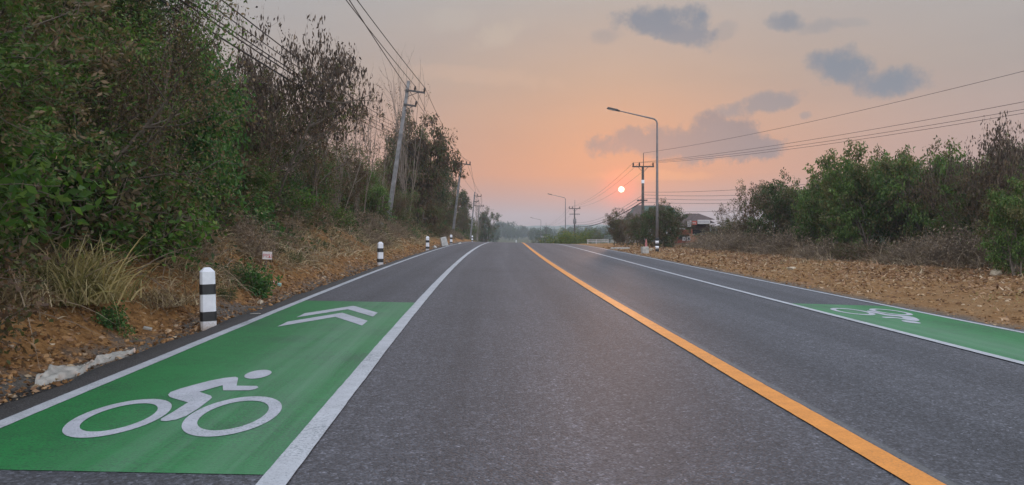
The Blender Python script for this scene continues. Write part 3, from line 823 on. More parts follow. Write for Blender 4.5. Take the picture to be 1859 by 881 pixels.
# single plants that stand out on the bank
def lp(kind, px, py, Y, sc, label, cat='bush'):
    p = px_at(px, py, Y)
    return kind.place((p.x, Y, float(G(d_of(p.x, Y), Y)) - .04), rnd.uniform(0, 6), sc, label, cat)
lp(BUSH[0], 425, 500, 14.2, .40, 'dark bush up the bank just right of the nearest striped post')
lp(BUSH[0], 409, 545, 12.2, .26, 'small dark bush touching the right side of the nearest striped post')
lp(BUSH[0], 528, 487, 18.5, .30, 'small dark bush on the soil bank right of the little white sign')
lp(BUSH[2], 195, 575, 9.0, .26, 'little bright green leafy plant at the foot of the big straw coloured grass clump')
lp(BUSH[2], 470, 345, 14.5, .55, 'bright broad-leaved bush under the broad-leaved tree on the left slope')
GC = kind_clump(81, 1300, 1.25, .017, M_GRASSG, spread=.26, droop=.6, lean=.38)
lp(GC, 125, 560, 9.1, 1.0, 'big straw coloured grass clump arching over the near left bank', 'grass clump')
GC2 = kind_clump(82, 420, .9, .016, M_GRASS, spread=.3)
lp(GC2, 285, 520, 10.6, .75, 'low pale dry grass clump between the big straw clump and the nearest striped post', 'grass clump')
lp(GC2, 10, 590, 8.0, .7, 'grey dry grass clump at the left border below the sword-leaved plant', 'grass clump')
SW = kind_clump(83, 16, 1.0, .06, M_LEAF_LIME, 'sword_leaf_plant', .06, .35, .45)
lp(SW, 28, 450, 9.6, .85, 'sword-leaved green plant at the left border above the dry grass', 'plant')

# ------------------------------------------------------------------ uncountable cover
def scatter_left():
    r = rg(101)
    # dry grass and straw on the bank
    n = 26000
    Y = 3.0 + 75 * r.random(n) ** 1.9; u = 1.0 + 3.2 * r.random(n) ** 1.3
    keep = noise(u * 1.2, Y, 1.4) + .35 * r.normal(size=n) > -.25
    keep &= ~((u < 1.35) & (r.random(n) < .75))
    Y = Y[keep]; u = u[keep]; n = len(Y); d = EL - u
    P = np.stack([A(Y) + d, Y, G(d, Y) - .02], -1)
    Dr = unit(r.normal(size=(n, 3)) * .8 + np.array([.55, -.1, .75]))
    L = r.uniform(.18, .62, n) * np.where(u < 1.5, .55, 1)
    V, F_ = blades(P, Dr, L, r.uniform(.006, .016, n) * (1 + Y / 30), r, .65, 3)
    tag(npmesh('dry_grass', V, F_, M_GRASS), 'matted dry grass hanging over the left soil bank', 'grass', kind='stuff')
    n = 24000
    Y = 9.5 + 45 * r.random(n) ** 1.3; u = 1.25 + 2.9 * r.random(n)
    keep = noise(u * .9, Y * .8, 1.0) + .3 * r.normal(size=n) > -.2
    Y = Y[keep]; u = u[keep]; n = len(Y); d = EL - u
    P = np.stack([A(Y) + d, Y, G(d, Y) - .02], -1)
    Dr = unit(r.normal(size=(n, 3)) * .55 + np.array([.35, -.15, .9]))
    V, F_ = blades(P, Dr, r.uniform(.35, .85, n), r.uniform(.007, .014, n) * (1 + Y / 30), r, .75, 4)
    tag(npmesh('straw', V, F_, M_GRASS), 'tall pale straw leaning down the left slope below the trees', 'grass', kind='stuff')
    # creeping leaves
    n = 90000
    Y = 3.0 + 110 * r.random(n) ** 1.6; u = 1.7 + 7 * r.random(n) ** 1.4
    keep = noise(u, Y, .8) + .3 * r.normal(size=n) > -.15
    Y = Y[keep]; u = u[keep]; n = len(Y); d = EL - u
    P = np.stack([A(Y) + d, Y, G(d, Y) + r.random(n) ** 1.5 * .75 * sstep(u, 1.6, 3)], -1)
    T = unit(r.normal(size=(n, 3)) + np.array([.5, -.2, .1]))
    s = r.uniform(.6, 1.3, n) * (1 + Y / 60)
    V, F_ = leaf_quads(P, T, .095 * s, .055 * s, r)
    tag(npmesh('undergrowth', V, F_, M_LEAF_DARK), 'creeping dark green undergrowth between the bushes of the left slope', 'undergrowth', kind='stuff')
    # fallen leaves on the verge and bank
    n = 15000
    Y = 3.2 + 60 * r.random(n) ** 1.7; u = .5 + np.abs(r.normal(size=n)) * .5
    keep = (noise(u * 2, Y, 1.6) + .5 * r.normal(size=n) > -.1) & (u < 2.6)
    Y = Y[keep]; u = u[keep]; n = len(Y); d = EL - u
    P = np.stack([A(Y) + d, Y, G(d, Y) + .012], -1)
    T = unit(r.normal(size=(n, 3)) * [1, 1, .25])
    s = r.uniform(.4, 1.2, n)
    V, F_ = leaf_quads(P, T, .075 * s, .035 * s, r, .2)
    tag(npmesh('leaf_litter', V, F_, M_LITTERLEAF), 'brown fallen leaves strewn along the left verge', 'leaf litter', kind='stuff')
    # long dead stems and vines lying about on the slope
    n = 2600
    Y = 3.5 + 55 * r.random(n) ** 1.6; u = r.uniform(1.3, 5.5, n); d = EL - u
    P = np.stack([A(Y) + d, Y, G(d, Y) + r.random(n) * .5], -1)
    Dr = unit(r.normal(size=(n, 3)) * [.9, .9, .6] + [.25, 0, .25])
    V, F_ = blades(P, Dr, r.uniform(.5, 1.5, n), .013, r, .45, 5)
    tag(npmesh('dead_stems', V, F_, M_BRUSH), 'long dead stems and vines tangled over the left slope', 'stems', kind='stuff')
    # loose clods and stones on the bank
scatter_left()

def rocks(name, P, size, mat, seed, label, cat):
    r = rg(seed); n = len(P)
    base = np.array([(-1, -1, -1), (1, -1, -1), (1, 1, -1), (-1, 1, -1), (-1, -1, 1), (1, -1, 1), (1, 1, 1), (-1, 1, 1)], float) * .5
    V = base[None] * (1 + .45 * r.normal(size=(n, 8, 3))) * np.array([1, 1, .6])
    V[:, 4:, :2] *= .7
    a = r.uniform(0, 6.28, n); c, s = np.cos(a)[:, None], np.sin(a)[:, None]
    x = V[..., 0] * c - V[..., 1] * s; y = V[..., 0] * s + V[..., 1] * c
    V = np.stack([x, y, V[..., 2]], -1) * size[:, None, None] + P[:, None, :]
    q = np.array([(3, 2, 1, 0), (4, 5, 6, 7), (0, 1, 5, 4), (1, 2, 6, 5), (2, 3, 7, 6), (3, 0, 4, 7)])
    F_ = (np.arange(n) * 8)[:, None, None] + q[None]
    return tag(npmesh(name, V.reshape(-1, 3), F_.reshape(-1, 4), mat), label, cat, kind='stuff')

def stone_mat(name, stops):
    m, nt, b = new_mat(name)
    g = nt.nodes.new('ShaderNodeNewGeometry')
    r = ramp(nt, g.outputs['Random Per Island'], stops)
    n = noise_tex(nt, g.outputs['Position'], 30, 4)
    LK(nt, mixc(nt, .6, r.outputs[0], ramp(nt, n.outputs[0], [(.3, .65), (.7, 1.3)]).outputs[0], 'MULTIPLY'), b.inputs['Base Color'])
    b.inputs['Roughness'].default_value = .9; b.inputs['Specular IOR Level'].default_value = .2
    bump(nt, n.outputs[0], .5, .02, b)
    return m
M_STONES = stone_mat('tan_stones', [(0, (.10, .05, .025)), (.4, (.22, .12, .052)), (.75, (.30, .185, .09)), (1, (.40, .30, .2))])
M_CLODS = stone_mat('soil_clods', [(0, (.09, .048, .02)), (.5, (.24, .125, .05)), (.9, (.36, .21, .10)), (1, (.42, .34, .25))])

def scatter_right():
    r = rg(202)
    n = 9000
    Y = 8 + 55 * r.random(n) ** 1.2; v = .35 + 8.5 * r.random(n)
    d = ER + v
    P = np.stack([A(Y) + d, Y, G(d, Y) + .005], -1)
    rocks('gravel_stones', P, (.012 + .05 * r.random(n) ** 6 + .014 * r.random(n)) * (1 + Y / 50), M_STONES, 7, 'loose tan stones strewn over the right verge', 'gravel')
    n = 7000
    Y = 3.2 + 45 * r.random(n) ** 1.6; u = .45 + 1.3 * r.random(n); d = EL - u
    P = np.stack([A(Y) + d, Y, G(d, Y) + .004], -1)
    rocks('soil_clods', P, (.012 + .05 * r.random(n) ** 4) * (1 + Y / 50), M_CLODS, 8, 'loose clods and pebbles at the foot of the left bank', 'gravel')
    # dry brush skirt in front of the right scrub
    n = 26000
    Y = 14 + 47 * r.random(n) ** 1.1
    lo = np.interp(Y, [14, 24, 34, 50, 76], [10.0, 9.2, 6.9, 6.6, 6.6])
    v = lo + np.abs(r.normal(size=n)) * 1.5
    keep = noise(v, Y, .9) + .4 * r.normal(size=n) > -.35
    Y = Y[keep]; v = v[keep]; lo = lo[keep]; n = len(Y); d = ER + v
    P = np.stack([A(Y) + d, Y, G(d, Y) - .03], -1)
    Dr = unit(r.normal(size=(n, 3)) * .65 + np.array([-.25, -.15, .9]))
    L = r.uniform(.35, 1.5, n) * (.6 + .6 * sstep(v - lo, 0, 2))
    V, F_ = blades(P, Dr, L, r.uniform(.010, .022, n) * (1 + Y / 60), r, .5, 3)
    tag(npmesh('dry_brush', V, F_, M_BRUSH), 'tangled dry brown brush in front of the right scrub', 'brush', kind='stuff')
    n = 30000
    Y = 9 + 55 * r.random(n) ** 1.2; v = .6 + 8.5 * r.random(n) ** .8
    keep = noise(v * .8, Y * .5, 1.0) + .45 * r.normal(size=n) > -.15
    Y = Y[keep]; v = v[keep]; n = len(Y); d = ER + v
    P = np.stack([A(Y) + d, Y, G(d, Y) + .012], -1)
    T = unit(r.normal(size=(n, 3)) * [1, 1, .22])
    s_ = r.uniform(.4, 1.3, n) * (1 + Y / 50)
    V, F_ = leaf_quads(P, T, .12 * s_, .032 * s_, r, .3)
    tag(npmesh('leaf_litter', V, F_, M_LITTERLEAF), 'straw and dead leaves blown over the right verge', 'leaf litter', kind='stuff')
    n = 7000
    Y = 14 + 45 * r.random(n); v = 4.2 + 4 * r.random(n) + np.interp(Y, [14, 24, 34], [2.5, 2, 0])
    keep = noise(v * .9, Y * .6, 1.0) + .25 * r.normal(size=n) > .25
    Y = Y[keep]; v = v[keep]; n = len(Y); d = ER + v
    P = np.stack([A(Y) + d, Y, G(d, Y) - .02], -1)
    V, F_ = blades(P, unit(r.normal(size=(n, 3)) * .9 + [-.2, 0, .6]), r.uniform(.15, .5, n), .012 * (1 + Y / 40), r, .6, 3)
    tag(npmesh('dry_grass', V, F_, M_GRASS), 'low dry grass creeping onto the right verge', 'grass', kind='stuff')
    # low weeds on the gravel and dead leaves
    n = 5000
    Y = 12 + 55 * r.random(n) ** 1.1; v = 1.2 + 6 * r.random(n)
    keep = noise(v, Y, 1.1) > .55
    Y = Y[keep]; v = v[keep]; n = len(Y); d = ER + v
    P = np.stack([A(Y) + d, Y, G(d, Y)], -1)
    Dr = unit(r.normal(size=(n, 3)) * .7 + [0, 0, .8])
    V, F_ = blades(P, Dr, r.uniform(.08, .22, n), .014, r, .5, 3)
    tag(npmesh('weeds', V, F_, M_GRASSG), 'thin weeds on the right gravel verge', 'weeds', kind='stuff')
scatter_right()

# ------------------------------------------------------------------ right side plants
TR = 'trees of the right scrub belt'
def rt(kind, px, Y, top, H, label, cat='tree', group=TR, sx=1.0, hw=None):
    """tree at this bearing, scaled so that its crown ends at the surveyed height"""
    x = (px - CX) / F_PX * Y; d = d_of(x, Y); g = float(G(d, Y))
    h = EYE + (HZ - top) / F_PX * Y - g
    s = h / kind.H
    if hw: return by_bearing(kind, px, Y, top, label, cat, group, hw)
    return kind.place((x, Y, g - .05), rnd.uniform(0, 6), (s * sx, s * sx, s), label, cat, group)
rt(ROUND[1], 1405, 45, 328, 5.3, 'bright green tree at the left end of the right scrub belt', hw=62)
rt(ROUND[2], 1358, 50, 335, 5.4, 'thin olive tree sticking up at the far left tip of the right scrub belt', hw=28)
rt(ROUND[3], 1480, 42, 338, 4.9, 'low green tree in the notch left of the tallest green crown on the right', hw=58)
rt(ROUND[0], 1585, 36, 268, 5.4, 'rounded bright green tree, tallest green crown of the right scrub belt', hw=80)
rt(ROUND[3], 1690, 34, 280, 4.9, 'feathery green tree just right of the rounded bright green crown', hw=62)
rt(POD[0], 1775, 29, 255, 5.6, 'sparse tree hung with dark brown pods near the right border', hw=52)
rt(POD[1], 1838, 25, 240, 5.3, 'tallest brown pod tree touching the right border', hw=55)
rt(ROUND[0], 1850, 22.5, 330, 5.3, 'fresh green tree low at the right border below the pods', hw=75)
rt(ROUND[1], 1290, 68, 418, 4, 'rounded green bush covering the right side of the brown shop', 'bush', None, hw=26)
rt(BARE[2], 1320, 60, 362, 6.0, 'grey half bare shrub tree between the brown shop and the right scrub belt', hw=42)
for px, Y, top, k, H in [(1540, 40, 322, ROUND[0], 4.9), (1640, 37, 300, ROUND[1], 5.5), (1730, 33, 315, ROUND[0], 5.3), (1795, 30, 325, ROUND[3], 4.9), (1440, 47, 362, ROUND[3], 4.9), (1350, 56, 395, FEATHER[2], 5.5), (1310, 64, 402, ROUND[2], 4.9), (1620, 44, 290, ROUND[1], 4.9), (1700, 42, 300, FEATHER[0], 5.3), (1830, 33, 285, ROUND[1], 5.4), (1900, 26, 290, DENSE[1], 4.9), (1520, 46, 315, ROUND[0], 4.9), (1760, 38, 300, FEATHER[2], 5.5), (1420, 52, 348, ROUND[0], 5), (1468, 50, 344, ROUND[3], 5), (1505, 44, 322, ROUND[0], 5), (1650, 40, 284, ROUND[0], 5), (1560, 42, 288, ROUND[3], 5), (1720, 37, 285, ROUND[1], 5), (1880, 30, 260, FEATHER[1], 4.9)]:
    rt(k, px, Y, top, H, 'leafy tree in the dense middle of the right scrub belt', 'tree', 'leafy trees inside the right scrub belt', 1.15, hw=70 * 40 / Y)
for i in range(42):
    Y = 22 + 35 * rr.random()
    lo = np.interp(Y, [14, 24, 34, 50, 76], [10.2, 9.6, 7.4, 7.2, 7.2])
    R_ = rr.choice([BRUSH[0], BRUSH[1], BUSH[1]])
    v = lo + rr.uniform(0, 2.0)
    if R_ is BUSH[1]:
        R_.place(R_at(v + .8, Y), rr.uniform(0, 6), rr.uniform(.8, 1.3), 'dull olive bush at the foot of the right scrub belt', 'bush', 'olive bushes under the right scrub')
    else:
        R_.place(R_at(v, Y), rr.uniform(0, 6), rr.uniform(.9, 1.5), 'brown dead shrub along the front of the right scrub belt', 'shrub', 'dead shrubs in front of the right scrub')
rt(ROUND[1], 1172, 63, 386, 4, 'dark bushy tree directly in front of the white house', 'tree', None, hw=30)
rt(ROUND[1], 1128, 75, 398, 4, 'low dark bushy tree beneath the spreading brownish tree', 'tree', None, hw=26)
rt(ROUND[1], 1190, 60, 373, 5.4, 'dark round-crowned tree just left of the nearest street lamp', 'tree', None, hw=36)
rt(ROUND[1], 1216, 61, 373, 5.4, 'dark round-crowned tree just right of the nearest street lamp', 'tree', None, hw=32)
rt(ROUND[2], 1160, 66, 390, 5.4, 'dull green tree between the spreading brownish tree and the dark round crowns', 'tree', None, hw=26)
rt(DENSE[2], 1222, 66, 378, 5.4, 'smaller olive tree in front of the green roof', 'tree', None, hw=30)
rt(ROUND[2], 1118, 72, 382, 5.4, 'spreading brownish tree left of the white house', 'tree', None, hw=40)
rt(BARE[2], 1140, 68, 376, 6.0, 'thin sapling rising above the spreading brownish tree', 'tree', None, hw=14)
rt(FEATHER[0], 1160, 76, 395, 5.3, 'green tree hiding the wall of the white house', 'tree', None, hw=24)
for px, Y, top, s, lab in [(1012, 128, 421, 1, 'low yellow green bush at the foot of the second utility pole on the right'), (1035, 120, 417, 1, 'largest yellow green bush with orange blooms beside the crest'), (1050, 112, 426, 1, 'small yellow green bush nearest the white rail fence')]:
    rt(YBUSH[0], px, Y, top, 1.7, lab, 'bush', None, 1.2)
rt(DENSE[1], 1072, 150, 417, 4.9, 'grey green tree above the white rail fence', 'tree', None, 1.1)
rt(FEATHER[0], 1092, 130, 422, 5.3, 'small palm-like green tree left of the spreading brownish tree', 'tree', None, 1.2)
rt(DENSE[0], 975, 175, 431, 5.4, 'dark bush beside the crest under the third street lamp', 'tree', None, 1.3)

# ------------------------------------------------------------------ distant wood and hills
def far_wood():
    r = rg(303)
    parts = []
    spots = []
    for i in range(9): spots.append((r.uniform(899, 928), r.uniform(760, 800), r.uniform(402, 410)))
    for i in range(34): spots.append((r.uniform(885, 968), r.uniform(640, 900), r.uniform(410, 419)))
    for i in range(60): spots.append((r.uniform(960, 1110), r.uniform(420, 800), r.uniform(411, 421)))
    for i in range(26): spots.append((r.uniform(780, 900), r.uniform(300, 420), r.uniform(405, 418)))
    for i in range(60): spots.append((r.uniform(1100, 1900), r.uniform(150, 320), r.uniform(408, 420)))
    for px, Y, top in spots:
        x = (px - CX) / F_PX * Y
        if Y < 470 and abs(x - float(A(Y))) < 8: x = float(A(Y)) + (8.5 + 3 * r.random()) * (1 if px > 928 else -1)
        g = float(G(d_of(x, Y), Y)); zt = EYE + (HZ - top) / F_PX * Y
        h = max(4, zt - g); w = h * r.uniform(.25, .42)
        n = 700
        q = unit(r.normal(size=(n, 3))) * (r.random(n) ** .35)[:, None]
        lob = 1 + .3 * noise(q[:, 0] * 3 + px, q[:, 2] * 3 + q[:, 1] * 2, 1.0)
        P = np.stack([x + q[:, 0] * w * lob, Y + q[:, 1] * w * lob, g + h * .56 + q[:, 2] * h * .46 * lob], -1)
        parts.append(leaf_quads(P, unit(r.normal(size=(n, 3))), r.uniform(.5, 1.1, n) * h / 10, r.uniform(.35, .7, n) * h / 10, r))
    V, F_ = join(parts)
    tag(npmesh('distant_wood', V, F_, M_HAZEWOOD), 'hazy blue far-off wood beyond the crest of the road', 'wood', kind='stuff')
far_wood()

def hills():
    r = rg(404)
    V = []; Fq = []
    xs = np.linspace(-700, 1000, 260)
    for Y0, base, hh, sd in ((1150, 4.5, 4.0, 1.0), (1720, 15, 7, 2.0)):
        n0 = len(V)
        prof = base + hh * noise(xs * .006 + sd * 9, xs * 0 + sd, 1.0) + .9 * noise(xs * .09, xs * 0 + sd, 1.0)
        rows = [(-140, -14.0), (-60, None, .45), (0, None, 1.0), (90, None, .7), (200, -14.0)]
        for row in rows:
            for i, x in enumerate(xs):
                z = row[1] if row[1] is not None else -9 + (prof[i] + 9) * row[2] + (.8 * float(noise(x * .11, row[0], 1.0)))
                V.append((x, Y0 + row[0], z))
        m = len(xs)
        for j in range(len(rows) - 1):
            for i in range(m - 1):
                q = n0 + j * m + i
                Fq.append((q, q + 1, q + m + 1, q + m))
    mt = plain('wooded_hill', (.045, .065, .032), .95, .5, .08, bumpy=.8)
    o = npmesh('hills', V, Fq, mt, smooth=True)
    tag(o, kind='structure', label='low wooded ridges fading into the evening haze')
hills()

# ------------------------------------------------------------------ striped guide posts
def guide_post():
    root = empty('guide_post')
    w = .098
    def sec(z0, z1, w0, w1, ch=.30):
        def oct_(w, z):
            c = w * ch
            return [(-w + c, -w, z), (w - c, -w, z), (w, -w + c, z), (w, w - c, z), (w - c, w, z), (-w + c, w, z), (-w, w - c, z), (-w, -w + c, z)]
        m = MB(); v = oct_(w0, z0) + oct_(w1, z1)
        m.add(v, [(i, (i + 1) % 8, 8 + (i + 1) % 8, 8 + i) for i in range(8)] + [tuple(range(8))[::-1], tuple(range(8, 16))])
        return m
    wz = lambda z: w * (1.04 - .10 * z)
    body = sec(-.25, .80, wz(0), wz(.78))
    body.add([(x, y, .80) for x, y, z in sec(0, 1, wz(.78), 1).v[:8]] + [(x * .42, y * .42, .855) for x, y, z in sec(0, 1, wz(.78), 1).v[:8]],
             [(i, (i + 1) % 8, 8 + (i + 1) % 8, 8 + i) for i in range(8)] + [tuple(range(8, 16))])
    body.build('post_body', M_GPOST, root, bevel=.004)
    for z0, z1 in ((.145, .27), (.50, .635)):
        sec(z0, z1, wz(z0) + .0025, wz(z1) + .0025).build('black_band', M_POSTB, root)
    return Kind(root)
GP = guide_post()
gp_labels = ['nearest black and white guide post beside the green cycle lane', 'second black and white guide post on the left, below the nearest leaning pole',
             'third black and white guide post in the left row, below the pale boundary stone', 'fourth black and white guide post, small beside the second leaning pole',
             'farthest guide post, half sunk behind the crest on the left']
for (u, Y), lab, rz, s in zip([(.44, 10.3), (.48, 26.8), (.45, 44), (.42, 62), (.45, 96)], gp_labels, (.45, .3, .1, .2, .1), (1, 1, 1, 1, 1)):
    GP.place(W(EL - u, Y, -.0), rz, s, lab, 'guide post', 'striped guide posts along the left verge', tilt=(0, R(-1.2 if Y < 20 else .5)))

# ------------------------------------------------------------------ utility poles
def pole_left(px, py, tpx, tpy, Y, style, label, thin=1.0):
    b = px_at(px, py, Y); t = px_at(tpx, tpy, Y)
    g = float(G(d_of(b.x, Y), Y)); b.z = min(b.z, g) if style != 'far' else g
    v = t - b; L = v.length; lean = math.atan2(v.x, v.z)
    root = empty('utility_pole', b, (0, lean, 0), label, 'utility pole', 'leaning utility poles along the left bank')
    m = MB(); m.box((0, 0, L / 2 - .3), (.30 * thin, .26 * thin, L + .6), taper=.62)
    m.build('pole', M_CONC, root, bevel=.02)
    ins = {}
    def insul(x, z):
        MB().lathe([(.03, 0), (.075, .03), (.05, .09), (.085, .13), (.055, .2), (.07, .24), (.03, .3)], 10, (x, 0, z)).build('insulator', M_INSUL, root, smooth=True)
    if style == 'bracket':
        MB().box((.52, -.16, L - .62), (1.24, .09, .11)).build('cross_arm', M_STEEL, root)
        MB().box((.33, -.16, L - 1.52), (.80, .09, .11)).build('cross_arm', M_STEEL, root)
        MB().tube([(.05, -.16, L - 1.9), (.5, -.16, L - 1.57)], .02, 6).build('brace', M_STEEL, root)
        MB().tube([(.1, -.16, L - 1.0), (.7, -.16, L - .67)], .02, 6).build('brace', M_STEEL, root)
        pts = [(.46, L - .56), (1.06, L - .56), (.66, L - 1.46)]
    else:
        a = 1.0
        MB().box((0, -.16, L - .28), (2.1, .1, .12)).build('cross_arm', M_STEEL, root)
        MB().tube([(-.5, -.16, L - .32), (0, -.16, L - .85)], .018, 6).build('brace', M_STEEL, root)
        MB().tube([(.5, -.16, L - .32), (0, -.16, L - .85)], .018, 6).build('brace', M_STEEL, root)
        pts = [(-.92, L - .22), (.55, L - .22), (.95, L - .22)]
    out = []
    for x, z in pts:
        insul(x, z)
        out.append(Matrix.Translation(b) @ Euler((0, lean, 0)).to_matrix().to_4x4() @ Vector((x, 0, z + .28)))
    att = Matrix.Translation(b) @ Euler((0, lean, 0)).to_matrix().to_4x4() @ Vector((-.18, 0, L * .64))
    return out, att
PL = []
PL.append(pole_left(703, 412, 742, 147, 48, 'bracket', 'nearest leaning concrete utility pole with two side arms on the left bank'))
PL.append(pole_left(820, 441, 838, 293, 85, 'tee', 'second leaning utility pole with a straight top crossarm, at the road crest'))
PL.append(pole_left(853, 446, 862, 349, 124, 'bracket', 'third leaning utility pole, with short side arms, beyond the second guide posts'))
PL.append(pole_left(866, 449, 870, 372, 165, 'tee', 'fourth pole of the left row, thin in the haze'))
PL.append(pole_left(878, 446, 879, 385, 205, 'tee', 'fifth pole of the left row, pale against the far trees'))
PL.append(pole_left(885, 446, 885.5, 393, 245, 'tee', 'sixth and farthest pole of the left row'))

def wire(name, a, b, sag, label, rad=.012, group=None, n=18, beyond=None):
    a = Vector(a); b = Vector(b)
    pts = []
    for i in range(n + 1):
        t = i / n; p = a.lerp(b, t); p.z -= sag * 4 * t * (1 - t); pts.append(p)
    if beyond is not None: pts.append(Vector(beyond))
    o = MB().tube(pts, rad, 5).build(name, M_WIRE)
    return tag(o, label, 'wire', group)
GLW = 'power lines along the left pole row'
# from behind the viewer to the nearest pole
ends = [(628, 0), (648, 0), (634, 0)]
names3 = ['inner', 'outer', 'lower']
for (o_, (px, py), nm) in zip(PL[0][0], ends, ('left of three overhead wires rising from the nearest leaning pole', 'right of three overhead wires rising from the nearest leaning pole', 'overhead wire rising from the lower arm of the nearest leaning pole')):
    z0 = 10.0 if nm[:4] != 'over' else 9.2
    Y0 = (z0 - EYE) * F_PX / HZ
    q = px_at(px, 0, Y0)
    e_ = q + (q - o_) * ((q.y + 14) / (o_.y - q.y)); e_.z = q.z + .25
    wire('power_line', o_, q, .05, nm, .019, GLW, beyond=e_)
for k in range(len(PL) - 1):
    for a_, b_, nm in zip(PL[k][0], PL[k + 1][0], ('left', 'right', 'third')):
        wire('power_line', a_, b_, .55, '%s wire between the %s and %s pole of the left row' % (nm, ('nearest', 'second', 'third', 'fourth', 'fifth')[k], ('second', 'third', 'fourth', 'fifth', 'sixth')[k]), .014 if k < 2 else .02, GLW)
GLC = 'telephone cables along the left slope'
cl = ['topmost of the five telephone cables crossing the sky at upper left', 'second from top of the telephone cables at upper left', 'third telephone cable from the top at upper left', 'fourth telephone cable from the top at upper left', 'lowest and thickest telephone cable at upper left']
for (px, z0), lab, dz, rad in zip([(399, 6.2), (366, 6.1), (334, 5.95), (322, 5.8), (286, 5.6)], cl, (.5, .3, .1, -.1, -.3), (.016, .013, .016, .018, .022)):
    Y0 = (z0 - EYE) * F_PX / (HZ + 12)
    q = px_at(px - 12, -12, Y0)
    e = PL[0][1] + Vector((0, 0, dz))
    e_ = q + (q - e) * ((q.y + 14) / (e.y - q.y)); e_.z = q.z + .1
    wire('telephone_cable', e, q, .22, lab, rad, GLC, beyond=e_)
    e2 = PL[1][1] + Vector((0, 0, dz * .5))
    if dz in (.1, -.3):
        wire('telephone_cable', e, e2, .5, ('upper' if dz > 0 else 'lower') + ' telephone cable sagging between the first two leaning poles', rad, GLC)

# right row
def pole_right(px, Y, arm_py, rod_py, label, transformer=False, second=None):
    x = (px - CX) / F_PX * Y; g = float(G(d_of(x, Y), Y))
    za = EYE + (HZ - arm_py) / F_PX * Y - g; zr = EYE + (HZ - rod_py) / F_PX * Y - g
    root = empty('utility_pole', (x, Y, g), (0, 0, 0), label, 'utility pole', 'utility poles along the right side')
    MB().box((0, 0, za / 2 - .25), (.30, .28, za + .6), taper=.72).build('pole', M_CONCD, root, bevel=.02)
    MB().tube([(.06, 0, za - .3), (.06, 0, zr)], [.045, .03], 6).build('lightning_rod', M_STEEL, root)
    MB().box((0, -.2, za), (2.2, .1, .13)).build('cross_arm', M_STEEL, root)
    MB().tube([(-.5, -.2, za - .05), (0, -.18, za - .6)], .018, 6).build('brace', M_STEEL, root)
    MB().tube([(.5, -.2, za - .05), (0, -.18, za - .6)], .018, 6).build('brace', M_STEEL, root)
    out = []
    for xx in (-1.0, -.38, 1.0):
        MB().lathe([(.03, 0), (.085, .03), (.055, .1), (.095, .15), (.06, .24), (.08, .29), (.03, .36)], 10, (xx, -.2, za + .06)).build('insulator', M_INSUL, root, smooth=True)
        out.append(Vector((x + xx, Y - .2, g + za + .38)))
    if second:
        z2 = EYE + (HZ - second[0]) / F_PX * Y - g
        MB().box((second[2], -.2, z2), (second[1], .1, .12)).build('cross_arm', M_STEEL, root)
    if transformer:
        zt = za - 2.9
        tr = MB().lathe([(.02, 0), (.27, .04), (.29, .1), (.29, .85), (.24, .95), (.05, .98)], 14, (0, -.45, zt)).build('transformer', M_GALV, root, smooth=True)
        MB().tube([(-.1, -.45, zt + .95), (-.1, -.45, zt + 1.25)], .04, 6).build('bushing', M_INSUL, tr)
        MB().tube([(.1, -.45, zt + .95), (.1, -.45, zt + 1.25)], .04, 6).build('bushing', M_INSUL, tr)
    else:
        zb = EYE + (HZ - 330) / F_PX * Y - g
        if 1 < zb < za: MB().box((0, 0, zb), (.27, .255, .34)).build('white_band', M_POSTW, root)
    return out, Vector((x + .06, Y, g + zr)), Vector((x, Y, g)), za
PR1 = pole_right(1167, 78, 303, 278, 'tall dark utility pole with one crossarm between the sun and the nearest street lamp', second=(364, 1.05, -.1))
PR2 = pole_right(1043, 146, 379, 363, 'second utility pole on the right, with a transformer and two crossarms', True, second=(389, 2.0, 0))
PR3 = pole_right(991, 250, 413, 404, 'farthest utility pole on the right, small in front of the hazy wood')
GRW = 'power lines of the right pole row'
for a_, b_, c_, nm in zip(PR1[0], PR2[0], PR3[0], ('left', 'middle', 'right')):
    wire('power_line', a_, b_, .9, '%s wire from the tall dark right pole down to the transformer pole' % nm, .010, GRW)
    wire('power_line', b_, c_, 1.0, '%s wire from the transformer pole to the farthest right pole' % nm, .012, GRW)
# three wires and the ground wire that run off to the right, over the scrub belt
for a_, (px, py, Y), lab in [(PR1[1], (1880, 124, 36), 'topmost wire running from the tall dark right pole to the right border'),
                             (PR1[0][0], (1880, 181, 36), 'upper wire of the close trio running to the right border above the scrub'),
                             (PR1[0][1], (1880, 195, 36.5), 'middle wire of the close trio running to the right border above the scrub'),
                             (PR1[0][2], (1880, 202, 36.2), 'lowest wire of the close trio running to the right border above the scrub')]:
    q = px_at(px, py, Y); e_ = q + (q - a_) * .9; e_.z = q.z + .4
    wire('power_line', a_, q, .35, lab, .012, GRW, beyond=e_)
for k, (za, px, py) in enumerate([(349, 1500, 331), (354, 1500, 346), (360, 1500, 356), (367, 1500, 362), (384, 1500, 372)]):
    b0 = Vector((PR1[2].x, 78, EYE + (HZ - za) / F_PX * 78))
    wire('service_cable', b0, px_at(px, py, 64), .25, ['topmost', 'second', 'third', 'fourth', 'lowest'][k] + ' of five low cables running right from the tall dark pole', .014, 'low cables right of the tall dark pole')
for k, (z1, z2) in enumerate([(354, 404), (360, 408), (366, 411)]):
    wire('service_cable', (PR1[2].x, 78, EYE + (HZ - z1) / F_PX * 78), (PR2[2].x, 146, EYE + (HZ - z2) / F_PX * 146), .9, ['upper', 'middle', 'lowest thick'][k] + ' telephone cable sagging left from the tall dark pole to the transformer pole', (.014, .018, .05)[k], 'sagging cables between the right poles')

